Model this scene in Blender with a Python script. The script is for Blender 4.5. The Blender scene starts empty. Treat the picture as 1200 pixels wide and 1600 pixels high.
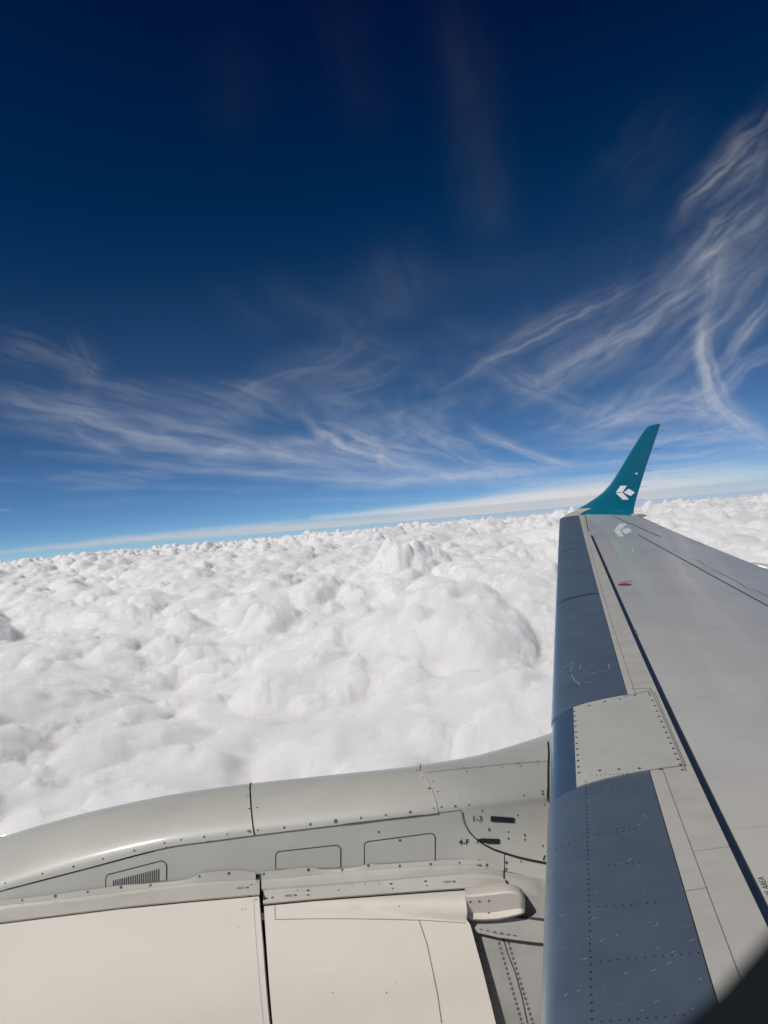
import bpy, bmesh, math, random
import numpy as np
from mathutils import Vector, Matrix, Euler

random.seed(7)
SC = bpy.context.scene
COL = SC.collection
R = math.radians

# ------------------------------------------------------------------ camera
F_PX = 1165.0                      # focal length in photo pixels (photo 1200 x 1600)
cam_d = bpy.data.cameras.new('camera')
cam = bpy.data.objects.new('camera', cam_d)
COL.objects.link(cam)
SC.camera = cam
cam_d.sensor_fit = 'VERTICAL'
cam_d.sensor_height = 36.0
cam_d.sensor_width = 27.0
cam_d.lens = 36.0 * F_PX / 1600.0
cam_d.clip_start = 0.02
cam_d.clip_end = 600000.0
CAM_ROT = (Matrix.Rotation(R(90 + 1.15), 3, 'X') @ Matrix.Rotation(R(-5.0), 3, 'Z'))
cam.rotation_euler = CAM_ROT.to_euler()
cam_d.dof.use_dof = True
cam_d.dof.focus_distance = 6.0
cam_d.dof.aperture_fstop = 6.5

# ------------------------------------------------------------------ sun, sky, exposure
SUN_EL, SUN_AZ = 50.0, 230.0       # azimuth clockwise from +Y (the way the camera looks)
to_sun = Vector((math.sin(R(SUN_AZ)) * math.cos(R(SUN_EL)), math.cos(R(SUN_AZ)) * math.cos(R(SUN_EL)), math.sin(R(SUN_EL))))
sun_d = bpy.data.lights.new('sun', 'SUN')
sun_d.energy = 3.8
sun_d.angle = R(0.53)
sun_d.color = (1.0, 0.955, 0.90)
sun = bpy.data.objects.new('sun', sun_d)
COL.objects.link(sun)
sun.rotation_euler = to_sun.to_track_quat('Z', 'Y').to_euler()

world = bpy.data.worlds.new('World')
SC.world = world
world.use_nodes = True
wn = world.node_tree
sky = wn.nodes.new('ShaderNodeTexSky')
sky.sky_type = 'NISHITA'
sky.sun_disc = False
sky.sun_elevation = R(SUN_EL)
sky.sun_rotation = R(SUN_AZ)
sky.altitude = 9500.0
sky.air_density = 1.0
sky.dust_density = 0.3
sky.ozone_density = 6.0
# the camera's rendering of the high-altitude blue: one contrast curve per channel over the whole sky
SKY_ST = 0.075
def sky_node(kind, **kw):
    n = wn.nodes.new(kind)
    for k, v in kw.items(): setattr(n, k, v)
    return n
sep = sky_node('ShaderNodeSeparateColor'); com = sky_node('ShaderNodeCombineColor')
wn.links.new(sky.outputs[0], sep.inputs[0])
for ch, (blk, gam, mul) in enumerate(((0.022, 1.15, 1.95), (0.0268, 1.10, 1.6), (0.041, 1.07, 1.23))):
    s1 = sky_node('ShaderNodeMath', operation='MULTIPLY_ADD'); s1.inputs[1].default_value = SKY_ST; s1.inputs[2].default_value = -blk
    s0 = sky_node('ShaderNodeMath', operation='MAXIMUM'); s0.inputs[1].default_value = 0.00015
    s2 = sky_node('ShaderNodeMath', operation='POWER'); s2.inputs[1].default_value = gam
    s3 = sky_node('ShaderNodeMath', operation='MULTIPLY'); s3.inputs[1].default_value = mul / SKY_ST
    wn.links.new(sep.outputs[ch], s1.inputs[0]); wn.links.new(s1.outputs[0], s0.inputs[0]); wn.links.new(s0.outputs[0], s2.inputs[0])
    s4 = sky_node('ShaderNodeMath', operation='SMOOTH_MIN'); s4.inputs[1].default_value = (0.42, 0.50, 0.66)[ch] / SKY_ST; s4.inputs[2].default_value = 1.2
    wn.links.new(s2.outputs[0], s3.inputs[0]); wn.links.new(s3.outputs[0], s4.inputs[0]); wn.links.new(s4.outputs[0], com.inputs[ch])
wn.links.new(com.outputs[0], wn.nodes['Background'].inputs[0])
wn.nodes['Background'].inputs[1].default_value = SKY_ST

SC.view_settings.view_transform = 'Standard'
SC.view_settings.look = 'None'
SC.view_settings.exposure = 0.0
SC.view_settings.gamma = 1.0
SC.view_settings.use_curve_mapping = False
SC.render.engine = 'CYCLES'
SC.cycles.use_denoising = True
SC.cycles.max_bounces = 16
SC.cycles.diffuse_bounces = 4
SC.cycles.glossy_bounces = 4
SC.cycles.transparent_max_bounces = 12
SC.cycles.volume_bounces = 9
SC.cycles.caustics_reflective = False
SC.cycles.caustics_refractive = False

# ------------------------------------------------------------------ helpers
def ray(px, py):
    """world direction through a point of the photo, scaled so that depth along the lens axis is 1"""
    return CAM_ROT @ Vector(((px - 600.0) / F_PX, -(py - 800.0) / F_PX, -1.0))

def at(px, py, depth):
    return ray(px, py) * depth

def tag(o, label=None, cat=None, group=None, kind=None):
    if label: o['label'] = label
    if cat: o['category'] = cat
    if group: o['group'] = group
    if kind: o['kind'] = kind
    return o

def empty(name, loc=(0, 0, 0)):
    o = bpy.data.objects.new(name, None)
    COL.objects.link(o)
    o.location = loc
    o.empty_display_size = 0.2
    return o

def add_child(o, parent):
    if parent is not None:
        o.parent = parent
        if parent.type == 'EMPTY': o.matrix_parent_inverse = Matrix.Translation(parent.location).inverted()
    return o

def mesh_obj(name, verts, faces, mat, parent=None, smooth=True, uvs=None):
    """vertices in world coordinates"""
    me = bpy.data.meshes.new(name)
    me.from_pydata([tuple(v) for v in verts], [], faces)
    if smooth:
        me.polygons.foreach_set('use_smooth', [True] * len(me.polygons))
    me.materials.append(mat)
    me.update()
    o = bpy.data.objects.new(name, me)
    COL.objects.link(o)
    add_child(o, parent)
    return o
# ================================================================== CLOUD DECK
def hash3(ix, iy, iz, k):
    with np.errstate(over='ignore'):
        h = (ix.astype(np.int64) * 73856093) ^ (iy.astype(np.int64) * 19349663) ^ (iz.astype(np.int64) * 83492791) ^ (k * 2654435761)
        h = (h ^ (h >> 13)) * 1274126177
        h = h ^ (h >> 16)
    return ((h & 0xFFFFFF).astype(np.float32)) / np.float32(0x1000000)

def vnoise(x, y, seed):
    """smooth value noise in 2-D, range 0..1"""
    ix = np.floor(x); iy = np.floor(y)
    fx = (x - ix).astype(np.float32); fy = (y - iy).astype(np.float32)
    fx = fx * fx * fx * (fx * (fx * 6 - 15) + 10); fy = fy * fy * fy * (fy * (fy * 6 - 15) + 10)
    ix = ix.astype(np.int64); iy = iy.astype(np.int64); z = np.zeros_like(ix)
    a = hash3(ix, iy, z, seed); b = hash3(ix + 1, iy, z, seed)
    c = hash3(ix, iy + 1, z, seed); d = hash3(ix + 1, iy + 1, z, seed)
    return (a * (1 - fx) + b * fx) * (1 - fy) + (c * (1 - fx) + d * fx) * fy

def fbm(x, y, seed, n=4, gain=0.5):
    t = 0; a = 1.0; s = 0
    for i in range(n):
        t = t + a * vnoise(x * 2 ** i + 17.3 * i, y * 2 ** i - 9.1 * i, seed + i); s += a; a *= gain
    return t / s

def cap(d2):
    q = np.maximum(0, 1 - d2)
    return 0.5 * q ** 0.55 + 0.5 * q

def bumps(x, y, seed, sz=0.75):
    """round overlapping heads (2-D): the highest of the paraboloid caps round scattered centres, 0..1"""
    ix = np.floor(x).astype(np.int64); iy = np.floor(y).astype(np.int64)
    out = np.zeros(x.shape, np.float32)
    z = np.zeros_like(ix)
    for dx in (-1, 0, 1):
        for dy in (-1, 0, 1):
            jx = ix + dx; jy = iy + dy
            cx = jx + hash3(jx, jy, z, seed); cy = jy + hash3(jx, jy, z, seed + 1)
            r = sz * (0.55 + 0.75 * hash3(jx, jy, z, seed + 2))
            d2 = ((x - cx) ** 2 + (y - cy) ** 2) / (r * r)
            hgt = (0.35 + 0.65 * hash3(jx, jy, z, seed + 3))
            v = hgt * cap(d2)
            out = np.maximum(out, v.astype(np.float32))
    return out

def worley3(x, y, z, seed):
    """distance to the nearest scattered point in 3-D"""
    ix = np.floor(x).astype(np.int64); iy = np.floor(y).astype(np.int64); iz = np.floor(z).astype(np.int64)
    sx = np.where(x - ix > 0.5, 1, -1); sy = np.where(y - iy > 0.5, 1, -1); sz = np.where(z - iz > 0.5, 1, -1)
    best = np.full(x.shape, 4.0, np.float32)
    for a in (0, 1):
        for b in (0, 1):
            for c in (0, 1):
                jx = ix + a * sx; jy = iy + b * sy; jz = iz + c * sz
                px = jx + 0.15 + 0.7 * hash3(jx, jy, jz, seed); py = jy + 0.15 + 0.7 * hash3(jx, jy, jz, seed + 1); pz = jz + 0.15 + 0.7 * hash3(jx, jy, jz, seed + 2)
                best = np.minimum(best, ((x - px) ** 2 + (y - py) ** 2 + (z - pz) ** 2).astype(np.float32))
    return np.sqrt(best)

def smoothstep(a, b, v):
    t = np.clip((v - a) / (b - a), 0, 1)
    return t * t * (3 - 2 * t)

DECK_Z = -1050.0
def deck_height(X, Y, RR, fringe=False):
    """height of the cloud tops above DECK_Z: heads on heads, never folding over"""
    wx = X + 760 * (fbm(X / 1500, Y / 1500, 3, 5, 0.55) - 0.5); wy = Y + 760 * (fbm(X / 1500, Y / 1500, 31, 5, 0.55) - 0.5)
    big = fbm(wx / 4600, wy / 4600, 11, 3)
    h = 430 * (big - 0.5)
    b1 = bumps(wx / 1500, wy / 1500, 41)
    h = h + 235 * b1 * (0.35 + 1.0 * big)
    b2 = bumps(wx / 640, wy / 640, 51)
    h = h + 245 * b2 * (0.4 + 0.8 * b1)
    # one tall head near the horizon, a few lesser ones
    tx = X + 260 * (fbm(X / 420, Y / 420, 301, 4, 0.55) - 0.5); ty = Y + 260 * (fbm(X / 420, Y / 420, 311, 4, 0.55) - 0.5)
    tw = np.zeros_like(h)
    lump = 0.62 + 0.36 * bumps(tx / 330, ty / 330, 321) + 0.16 * bumps(tx / 150, ty / 150, 325)
    for px, dist, rad, hh in ((634, 11500, 760, 700), (716, 11000, 520, 400), (556, 11900, 520, 420), (860, 16000, 700, 420), (1080, 14000, 700, 420), (250, 13000, 600, 260), (60, 5600, 560, 150), (1150, 7500, 700, 160), (330, 9000, 500, 140)):
        t = math.atan((px - 600) / F_PX)
        cx, cy = dist * math.sin(t), dist * math.cos(t)
        q = np.maximum(0, 1 - ((tx - cx) ** 2 + (ty - cy) ** 2) / rad ** 2)
        tw = np.maximum(tw, hh * (0.35 * np.sqrt(q) + 0.65 * q) * lump)
    h = np.where(tw > 0, h * (1 - 0.5 * np.minimum(1, tw / 200)), h) + tw
    h = h * (1 + 1.1 * smoothstep(14000, 50000, RR))
    w2x = wx + 130 * (fbm(X / 230, Y / 230, 5, 4, 0.55) - 0.5); w2y = wy + 130 * (fbm(X / 230, Y / 230, 35, 4, 0.55) - 0.5)
    f3 = 1 - smoothstep(26000, 60000, RR)
    b3 = bumps(w2x / 290, w2y / 290, 61)
    h = h + 108 * b3 * f3 * (0.5 + 0.5 * b2)
    if fringe:
        return h + 58 + 80 * (fbm(X / 120, Y / 120, 95, 4, 0.6) - 0.5) - 150 * (1 - smoothstep(1500, 3600, RR))
    def sub(lim, fn):
        n = int(np.searchsorted(RR[:, 0], lim)); o = np.zeros(X.shape, np.float64)
        o[:n] = fn(slice(0, n)); return o
    lim = 26000
    w3x = sub(lim, lambda q: w2x[q] + 34 * (fbm(X[q] / 70, Y[q] / 70, 7, 3) - 0.5)); w3y = sub(lim, lambda q: w2y[q] + 34 * (fbm(X[q] / 70, Y[q] / 70, 37, 3) - 0.5))
    f4 = 1 - smoothstep(12000, 26000, RR)
    b4 = sub(lim, lambda q: bumps(w3x[q] / 122, w3y[q] / 122, 71))
    h = h + 46 * b4 * f4 * (0.5 + 0.5 * b3)
    f5 = 1 - smoothstep(6000, 13000, RR)
    h = h + 22 * sub(13000, lambda q: bumps(w3x[q] / 60, w3y[q] / 60, 81)) * f5 * (0.5 + 0.5 * b4)
    h = h + 10 * sub(7000, lambda q: bumps(w3x[q] / 30, w3y[q] / 30, 85)) * (1 - smoothstep(3500, 7000, RR))
    h = h + 22 * sub(13000, lambda q: fbm(X[q] / 90, Y[q] / 90, 91, 5, 0.6) - 0.5) * f5
    near = 1 - smoothstep(1500, 3600, RR)
    return h - 150 * near

def build_deck(fringe=False):
    az_in = np.linspace(R(-34), R(34), 560 if fringe else 1050)
    az_out = np.linspace(R(34), R(326), 132)[1:-1]
    az = np.concatenate([az_in, az_out])
    NA = len(az)
    rr = np.exp(np.linspace(math.log(1500.0), math.log(40000.0 if fringe else 150000.0), 480 if fringe else 1080))
    A, RR = np.meshgrid(az, rr)
    X = (np.sin(A) * RR); Y = (np.cos(A) * RR)
    P = np.stack([X, Y, DECK_Z + deck_height(X, Y, RR, fringe)], -1)
    # small puffs on the flanks too, pushed out along the surface normal (little enough never to fold)
    for size, amp, sd, far in (() if fringe else ((190, 34, 101, 24000), (72, 12, 111, 7000))):
        du = np.roll(P, -1, 1) - np.roll(P, 1, 1)
        dv = np.empty_like(P); dv[1:-1] = P[2:] - P[:-2]; dv[0] = P[1] - P[0]; dv[-1] = P[-1] - P[-2]
        n = np.cross(du, dv); n *= np.sign(n[..., 2:3] + 1e-9); n /= (np.linalg.norm(n, axis=-1, keepdims=True) + 1e-9)
        w = np.full(RR.shape, 0.6); nq = int(np.searchsorted(rr, far)); w[:nq] = worley3(P[:nq, :, 0] / size, P[:nq, :, 1] / size, P[:nq, :, 2] / size, sd)
        P = P + n * (amp * (0.6 - w) * (1 - smoothstep(far * 0.5, far, RR)) * smoothstep(1600, 3200, RR))[..., None]
    V = P.reshape(-1, 3)
    nr = len(rr)
    i = np.arange(nr - 1)[:, None]; j = np.arange(NA)[None, :]
    a = i * NA + j; b = i * NA + (j + 1) % NA
    quads = np.stack([a, a + NA, b + NA, b], -1).reshape(-1, 4)
    # close: inner disc and underside
    nv = len(V)
    ring_o = (nr - 1) * NA + np.arange(NA)
    Vo = V[ring_o].copy(); Vo[:, 2] = DECK_Z - 1500
    V = np.concatenate([V, Vo, [[0, 0, DECK_Z - 150], [0, 0, DECK_Z - 1500]]])
    k = np.arange(NA); k1 = (k + 1) % NA
    skirt = np.stack([ring_o[k], nv + k, nv + k1, ring_o[k1]], -1)
    quads = np.concatenate([quads, skirt])[:, ::-1]
    tri = np.concatenate([np.stack([np.full(NA, nv + NA), k1, k], -1), np.stack([np.full(NA, nv + NA + 1), nv + k, nv + k1], -1)])
    me = bpy.data.meshes.new('cloud_fringe' if fringe else 'cloud_deck')
    me.vertices.add(len(V)); me.vertices.foreach_set('co', V.astype(np.float32).ravel())
    nl = quads.size + tri.size
    me.loops.add(nl)
    me.loops.foreach_set('vertex_index', np.concatenate([quads.ravel(), tri.ravel()]).astype(np.int32))
    npol = len(quads) + len(tri)
    me.polygons.add(npol)
    ls = np.concatenate([np.arange(len(quads)) * 4, quads.size + np.arange(len(tri)) * 3]).astype(np.int32)
    me.polygons.foreach_set('loop_start', ls)
    me.polygons.foreach_set('use_smooth', np.ones(npol, bool))
    me.update(calc_edges=True)
    return me

MODE = 'vol'
m = bpy.data.materials.new('cloud'); m.use_nodes = True
nt = m.node_tree; nt.nodes.clear()
out = nt.nodes.new('ShaderNodeOutputMaterial')
if MODE == 'vol':
    v = nt.nodes.new('ShaderNodeVolumeScatter')
    v.inputs['Color'].default_value = (0.945, 0.932, 0.934, 1)
    v.inputs['Density'].default_value = 1 / 40.0
    v.inputs['Anisotropy'].default_value = 0.0
    nt.links.new(v.outputs[0], out.inputs['Volume'])
    d = nt.nodes.new('ShaderNodeBsdfDiffuse'); d.inputs[0].default_value = (.93, .93, .93, 1)
    tp = nt.nodes.new('ShaderNodeBsdfTransparent')
    mx = nt.nodes.new('ShaderNodeMixShader')
    geo = nt.nodes.new('ShaderNodeNewGeometry')
    ln = nt.nodes.new('ShaderNodeVectorMath'); ln.operation = 'LENGTH'
    mr = nt.nodes.new('ShaderNodeMapRange'); mr.inputs[1].default_value = 2500; mr.inputs[2].default_value = 9000; mr.inputs[3].default_value = 0.16; mr.inputs[4].default_value = float(0.42)
    nt.links.new(geo.outputs['Position'], ln.inputs[0]); nt.links.new(ln.outputs['Value'], mr.inputs[0]); nt.links.new(mr.outputs[0], mx.inputs[0])
    nt.links.new(tp.outputs[0], mx.inputs[1]); nt.links.new(d.outputs[0], mx.inputs[2]); nt.links.new(mx.outputs[0], out.inputs['Surface'])
elif MODE == 'dif':
    d = nt.nodes.new('ShaderNodeBsdfDiffuse'); d.inputs[0].default_value = (.92, .92, .93, 1)
    nt.links.new(d.outputs[0], out.inputs['Surface'])
else:
    d = nt.nodes.new('ShaderNodeBsdfPrincipled'); d.inputs['Base Color'].default_value = (.97, .97, .97, 1)
    d.inputs['Specular IOR Level'].default_value = 0
    d.inputs['Subsurface Weight'].default_value = 1.0; d.inputs['Subsurface Radius'].default_value = (1, 1, 1); d.inputs['Subsurface Scale'].default_value = 60
    nt.links.new(d.outputs[0], out.inputs['Surface'])
me = build_deck(); me.materials.append(m)
deck = bpy.data.objects.new('cloud_deck', me); COL.objects.link(deck)
mf = bpy.data.materials.new('cloud_fringe'); mf.use_nodes = True
nf = mf.node_tree; nf.nodes.clear()
of = nf.nodes.new('ShaderNodeOutputMaterial'); vf = nf.nodes.new('ShaderNodeVolumeScatter')
vf.inputs['Color'].default_value = (1, 1, 1, 1); vf.inputs['Density'].default_value = 1 / 85.0; vf.inputs['Anisotropy'].default_value = 0.0
nf.links.new(vf.outputs[0], of.inputs['Volume'])
me = build_deck(True); me.materials.append(mf)
fringe = bpy.data.objects.new('cloud_fringe', me); COL.objects.link(fringe)
tag(fringe, 'thin torn mist lying over the cloud tops', None, None, 'stuff')
tag(deck, 'white billowing deck of cumulus tops stretching to the horizon below the wing', None, None, 'structure')

# ================================================================== CIRRUS SHEET
CIRRUS_Z = 2600.0
CAM_INV = np.array(CAM_ROT.inverted())
def to_photo(X, Y, Z):
    P = np.stack([X, Y, Z * np.ones_like(X)], 0).reshape(3, -1)
    q = CAM_INV @ P
    d = np.maximum(-q[2], 1e-3)
    return (600 + F_PX * q[0] / d).reshape(X.shape), (800 - F_PX * q[1] / d).reshape(X.shape)

def build_cirrus():
    az = np.concatenate([np.linspace(R(-33), R(33), 900), np.linspace(R(33), R(327), 90)[1:-1]])
    rr = 1.0 / np.linspace(1 / 2500.0, 1 / 480000.0, 980)
    NA, NR = len(az), len(rr)
    A, RR = np.meshgrid(az, rr)
    X = np.sin(A) * RR; Y = np.cos(A) * RR
    px, py = to_photo(X, Y, CIRRUS_Z)
    inview = (np.cos(A) > 0.8)
    # streak axes on the sheet
    th = R(10)
    wxx = X + 2600 * (fbm(X / 9000, Y / 9000, 201, 3) - 0.5); wyy = Y + 2600 * (fbm(X / 9000, Y / 9000, 211, 3) - 0.5)
    wxx = wxx + 800 * (fbm(X / 2600, Y / 2600, 251, 2) - 0.5); wyy = wyy + 800 * (fbm(X / 2600, Y / 2600, 261, 2) - 0.5)
    u = wxx * math.sin(th) + wyy * math.cos(th); v = wxx * math.cos(th) - wyy * math.sin(th)
    fib = fbm(v / 260, u / 6000, 221, 5, 0.6)
    th2 = R(20)
    u2 = wxx * math.sin(th2) + wyy * math.cos(th2); v2 = wxx * math.cos(th2) - wyy * math.sin(th2)
    fib2 = fbm(v2 / 420, u2 / 1300, 231, 5, 0.6)
    f = np.clip(0.66 * fib + 0.34 * fib2, 0, 1)
    f = smoothstep(0.34, 0.70, f)
    cl = fbm(wxx / 3600, wyy / 6800, 241, 4, 0.6)
    D = np.zeros_like(X)
    # broad veil, in the elevations where the photograph has it
    el = np.degrees(np.arctan2(CIRRUS_Z, RR))
    veil = smoothstep(2.2, 5.0, el) * (1 - smoothstep(9, 21, el))
    D += 0.12 * veil * smoothstep(0.36, 0.68, cl) * (0.35 + 0.9 * f)
    D += 0.014 * veil
    def stroke(pts, wid, amp, soft=1.0, fibre=0.75):
        """pts: list of (px, py); wid: width there (px)"""
        nonlocal D
        qx = px + 22 * (fbm(px / 70, py / 45, int(pts[0][0]) + 300, 3) - 0.5)
        qy = py + 20 * (fbm(px / 60, py / 40, int(pts[0][1]) + 400, 3) - 0.5) * min(1, wid[0] / 14)
        n = len(pts) - 1
        lo_x = min(p[0] for p in pts) - 4 * max(wid); hi_x = max(p[0] for p in pts) + 4 * max(wid)
        lo_y = min(p[1] for p in pts) - 4 * max(wid); hi_y = max(p[1] for p in pts) + 4 * max(wid)
        M = inview & (px > lo_x) & (px < hi_x) & (py > lo_y) & (py < hi_y)
        if not M.any(): return
        qx = qx[M]; qy = qy[M]
        best = np.zeros(qx.shape); sdist = np.zeros(qx.shape); al = np.zeros(qx.shape)
        acc = 0.0
        for k in range(n):
            (x0, y0), (x1, y1) = pts[k], pts[k + 1]
            dx, dy = x1 - x0, y1 - y0; L = math.hypot(dx, dy)
            t = np.clip(((qx - x0) * dx + (qy - y0) * dy) / L ** 2, 0, 1)
            w = wid[0] + (wid[1] - wid[0]) * (k + t) / n
            d2 = ((qx - x0 - t * dx) ** 2 + (qy - y0 - t * dy) ** 2) / w ** 2
            s = (k + t) / n
            v = np.exp(-d2) * np.minimum(1, 2.6 * np.minimum(s + 0.06, 1.06 - s))
            better = v > best
            sg = ((qx - x0) * dy - (qy - y0) * dx) / L
            best = np.where(better, v, best); sdist = np.where(better, sg, sdist); al = np.where(better, acc + t * L, al)
            acc += L
        wm = 0.5 * (wid[0] + wid[1])
        st_ = fbm(sdist / max(2.2, 0.30 * wm) + 40, al / 75 + 0.02 * sdist, int(pts[0][0] * 3 + pts[0][1]) + 900, 5, 0.62)
        st_ = smoothstep(0.30, 0.72, st_)
        fm = 0.75 * st_ + 0.25 * f[M]
        D[M] += amp * best * (1 - fibre + fibre * 1.7 * fm)
    for st in STROKES: stroke(*st)
    D *= smoothstep(2600, 3200, RR)
    for _ in range(1):
        D[1:-1] = 0.25 * D[:-2] + 0.5 * D[1:-1] + 0.25 * D[2:]
        D[:, 1:-1] = 0.25 * D[:, :-2] + 0.5 * D[:, 1:-1] + 0.25 * D[:, 2:]
    D = 1 - np.exp(-0.85 * np.clip(D, 0, None))
    V = np.stack([X, Y, np.full_like(X, CIRRUS_Z)], -1).reshape(-1, 3)
    i = np.arange(NR - 1)[:, None]; j = np.arange(NA)[None, :]
    a = i * NA + j; b = i * NA + (j + 1) % NA
    quads = np.stack([a, b, b + NA, a + NA], -1).reshape(-1, 4)
    me = bpy.data.meshes.new('cirrus_clouds')
    me.vertices.add(len(V)); me.vertices.foreach_set('co', V.astype(np.float32).ravel())
    me.loops.add(quads.size); me.loops.foreach_set('vertex_index', quads.ravel().astype(np.int32))
    me.polygons.add(len(quads)); me.polygons.foreach_set('loop_start', (np.arange(len(quads)) * 4).astype(np.int32))
    me.update(calc_edges=True)
    at_ = me.attributes.new('thickness', 'FLOAT', 'POINT'); at_.data.foreach_set('value', D.astype(np.float32).ravel())
    return me
STROKES = [
    ([(-60, 600), (150, 662), (350, 700), (600, 730), (830, 752)], (30, 16), 0.20),
    ([(40, 706), (200, 722), (300, 733), (430, 741), (580, 750), (720, 760)], (5, 9), 0.19),
    ([(90, 640), (240, 680), (420, 712), (560, 728)], (9, 6), 0.10),
    ([(100, 660), (135, 690), (200, 712)], (7, 5), 0.12),
    ([(300, 720), (360, 700), (470, 690), (560, 700)], (8, 8), 0.13),
    ([(470, 640), (490, 672), (536, 700), (610, 722), (700, 738), (850, 752)], (7, 10), 0.34),
    ([(512, 650), (560, 686), (640, 703), (720, 722)], (12, 9), 0.22),
    ([(500, 760), (640, 748), (760, 742), (900, 728)], (9, 9), 0.26),
    ([(602, 735), (592, 718), (600, 704)], (4, 4), 0.2),
    ([(725, 662), (765, 684), (812, 704), (856, 718), (930, 727)], (8, 4), 0.44),
    ([(600, 650), (680, 690), (760, 720), (860, 740)], (18, 12), 0.18),
    ([(460, 620), (560, 600), (640, 560)], (26, 20), 0.08),
    ([(690, 612), (770, 556), (850, 514), (940, 476), (1010, 436)], (9, 22), 0.18),
    ([(800, 640), (900, 572), (1000, 512), (1090, 450), (1215, 350)], (14, 30), 0.18),
    ([(820, 600), (900, 560), (1010, 500)], (8, 10), 0.15),
    ([(860, 690), (960, 650), (1060, 640), (1200, 650)], (20, 24), 0.20),
    ([(900, 700), (1000, 690), (1100, 690), (1210, 680)], (8, 12), 0.22),
    ([(1108, 470), (1097, 540), (1110, 605), (1168, 668)], (11, 15), 0.46),
    ([(1118, 590), (1158, 530), (1215, 462)], (8, 13), 0.30),
    ([(1120, 612), (1160, 575), (1215, 545)], (8, 12), 0.28),
    ([(1080, 600), (1100, 640), (1180, 680), (1215, 700)], (18, 20), 0.26),
    ([(1085, 412), (1120, 382), (1146, 352)], (7, 5), 0.26),
    ([(1030, 470), (1090, 410), (1130, 360), (1190, 310), (1230, 250)], (28, 30), 0.24),
    ([(1060, 350), (1110, 290), (1160, 240), (1230, 160)], (20, 26), 0.20),
    ([(1130, 300), (1165, 262), (1210, 235)], (6, 8), 0.12),
    ([(1108, 480), (1118, 420), (1140, 380)], (12, 16), 0.16),
    ([(-20, 520), (70, 552), (190, 604)], (26, 20), 0.07),
    ([(120, 640), (140, 570), (110, 520)], (26, 18), 0.06),
    ([(640, 500), (620, 440), (600, 400)], (60, 40), 0.03, 1.0, 0.5),
    ([(930, 330), (1010, 250), (1080, 150)], (60, 50), 0.015, 1.0, 0.5),
    ([(-60, 868), (60, 857), (150, 848.5), (300, 834), (420, 825), (560, 816), (800, 799)], (2.0, 8), 1.3, 1.0, 0.35),
    ([(230, 843), (420, 831), (620, 813), (800, 803), (960, 790)], (3, 7), 0.8, 1.0, 0.4),
    ([(480, 809), (700, 795), (860, 778), (1000, 765), (1230, 742)], (3, 22), 2.2, 1.0, 0.25),
    ([(620, 812), (860, 797), (1000, 789), (1230, 768)], (6, 14), 1.7, 1.0, 0.25),
    ([(520, 826), (800, 808), (1000, 795), (1230, 776)], (4, 9), 1.1, 1.0, 0.2),  # pale horizon haze painted into the sheet as smooth cloud
    ([(640, 790), (780, 786), (900, 770), (1060, 758)], (3, 7), 0.6, 1.0, 0.6),
    ([(700, 560), (820, 600), (900, 640), (1010, 660)], (22, 18), 0.10),
    ([(980, 640), (1060, 560), (1130, 500), (1215, 400)], (18, 26), 0.16),
    ([(330, 640), (420, 600), (520, 560), (600, 500)], (22, 26), 0.07),
    ([(0, 640), (120, 690), (260, 716)], (10, 8), 0.08),
    ([(-60, 884), (200, 863), (500, 838)], (5, 8), 0.7, 1.0, 0.2),  # haze along the left horizon, likewise laid in as cloud
    ([(690, -40), (735, 120), (750, 250), (768, 370)], (46, 44), 0.014, 1.0, 0.3),  # this and the upright strokes below: window reflections painted as thin cloud
    ([(755, 270), (765, 330), (770, 375)], (40, 34), 0.012, 1.0, 0.4),
    ([(500, -30), (560, 120), (580, 230)], (50, 40), 0.006, 1.0, 0.4),
    ([(355, 40), (365, 140), (360, 230)], (50, 45), 0.006, 1.0, 0.3),
    ([(-10, 797), (28, 797)], (1.4, 1.2), 0.2),
    ([(300, 790), (520, 780), (760, 778)], (3, 4), 0.10),
    ([(760, 760), (900, 752), (1050, 735), (1210, 715)], (7, 10), 0.32),
    ([(820, 740), (960, 722), (1100, 708), (1210, 700)], (6, 9), 0.24),
    ([(850, 702), (1000, 700), (1130, 668), (1210, 660)], (1.2, 1.8), 0.14, 1.0, 0.2),
]
m = bpy.data.materials.new('cirrus'); m.use_nodes = True
nt = m.node_tree; nt.nodes.clear()
out = nt.nodes.new('ShaderNodeOutputMaterial')
att = nt.nodes.new('ShaderNodeAttribute'); att.attribute_name = 'thickness'
tr = nt.nodes.new('ShaderNodeBsdfTransparent')
tl = nt.nodes.new('ShaderNodeBsdfTranslucent'); tl.inputs[0].default_value = (0.9, 0.9, 0.9, 1)
df = nt.nodes.new('ShaderNodeBsdfDiffuse'); df.inputs[0].default_value = (0.9, 0.9, 0.9, 1)
m1 = nt.nodes.new('ShaderNodeMixShader'); m1.inputs[0].default_value = 0.3
nt.links.new(tl.outputs[0], m1.inputs[1]); nt.links.new(df.outputs[0], m1.inputs[2])
m2 = nt.nodes.new('ShaderNodeMixShader')
nt.links.new(att.outputs['Fac'], m2.inputs[0]); nt.links.new(tr.outputs[0], m2.inputs[1]); nt.links.new(m1.outputs[0], m2.inputs[2])
nt.links.new(m2.outputs[0], out.inputs['Surface'])
me = build_cirrus(); me.materials.append(m)
cirrus = bpy.data.objects.new('cirrus_clouds', me); COL.objects.link(cirrus)
tag(cirrus, 'thin streaked white cirrus veil across the deep blue sky, with painted horizon haze and window reflections', None, None, 'stuff')
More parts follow.
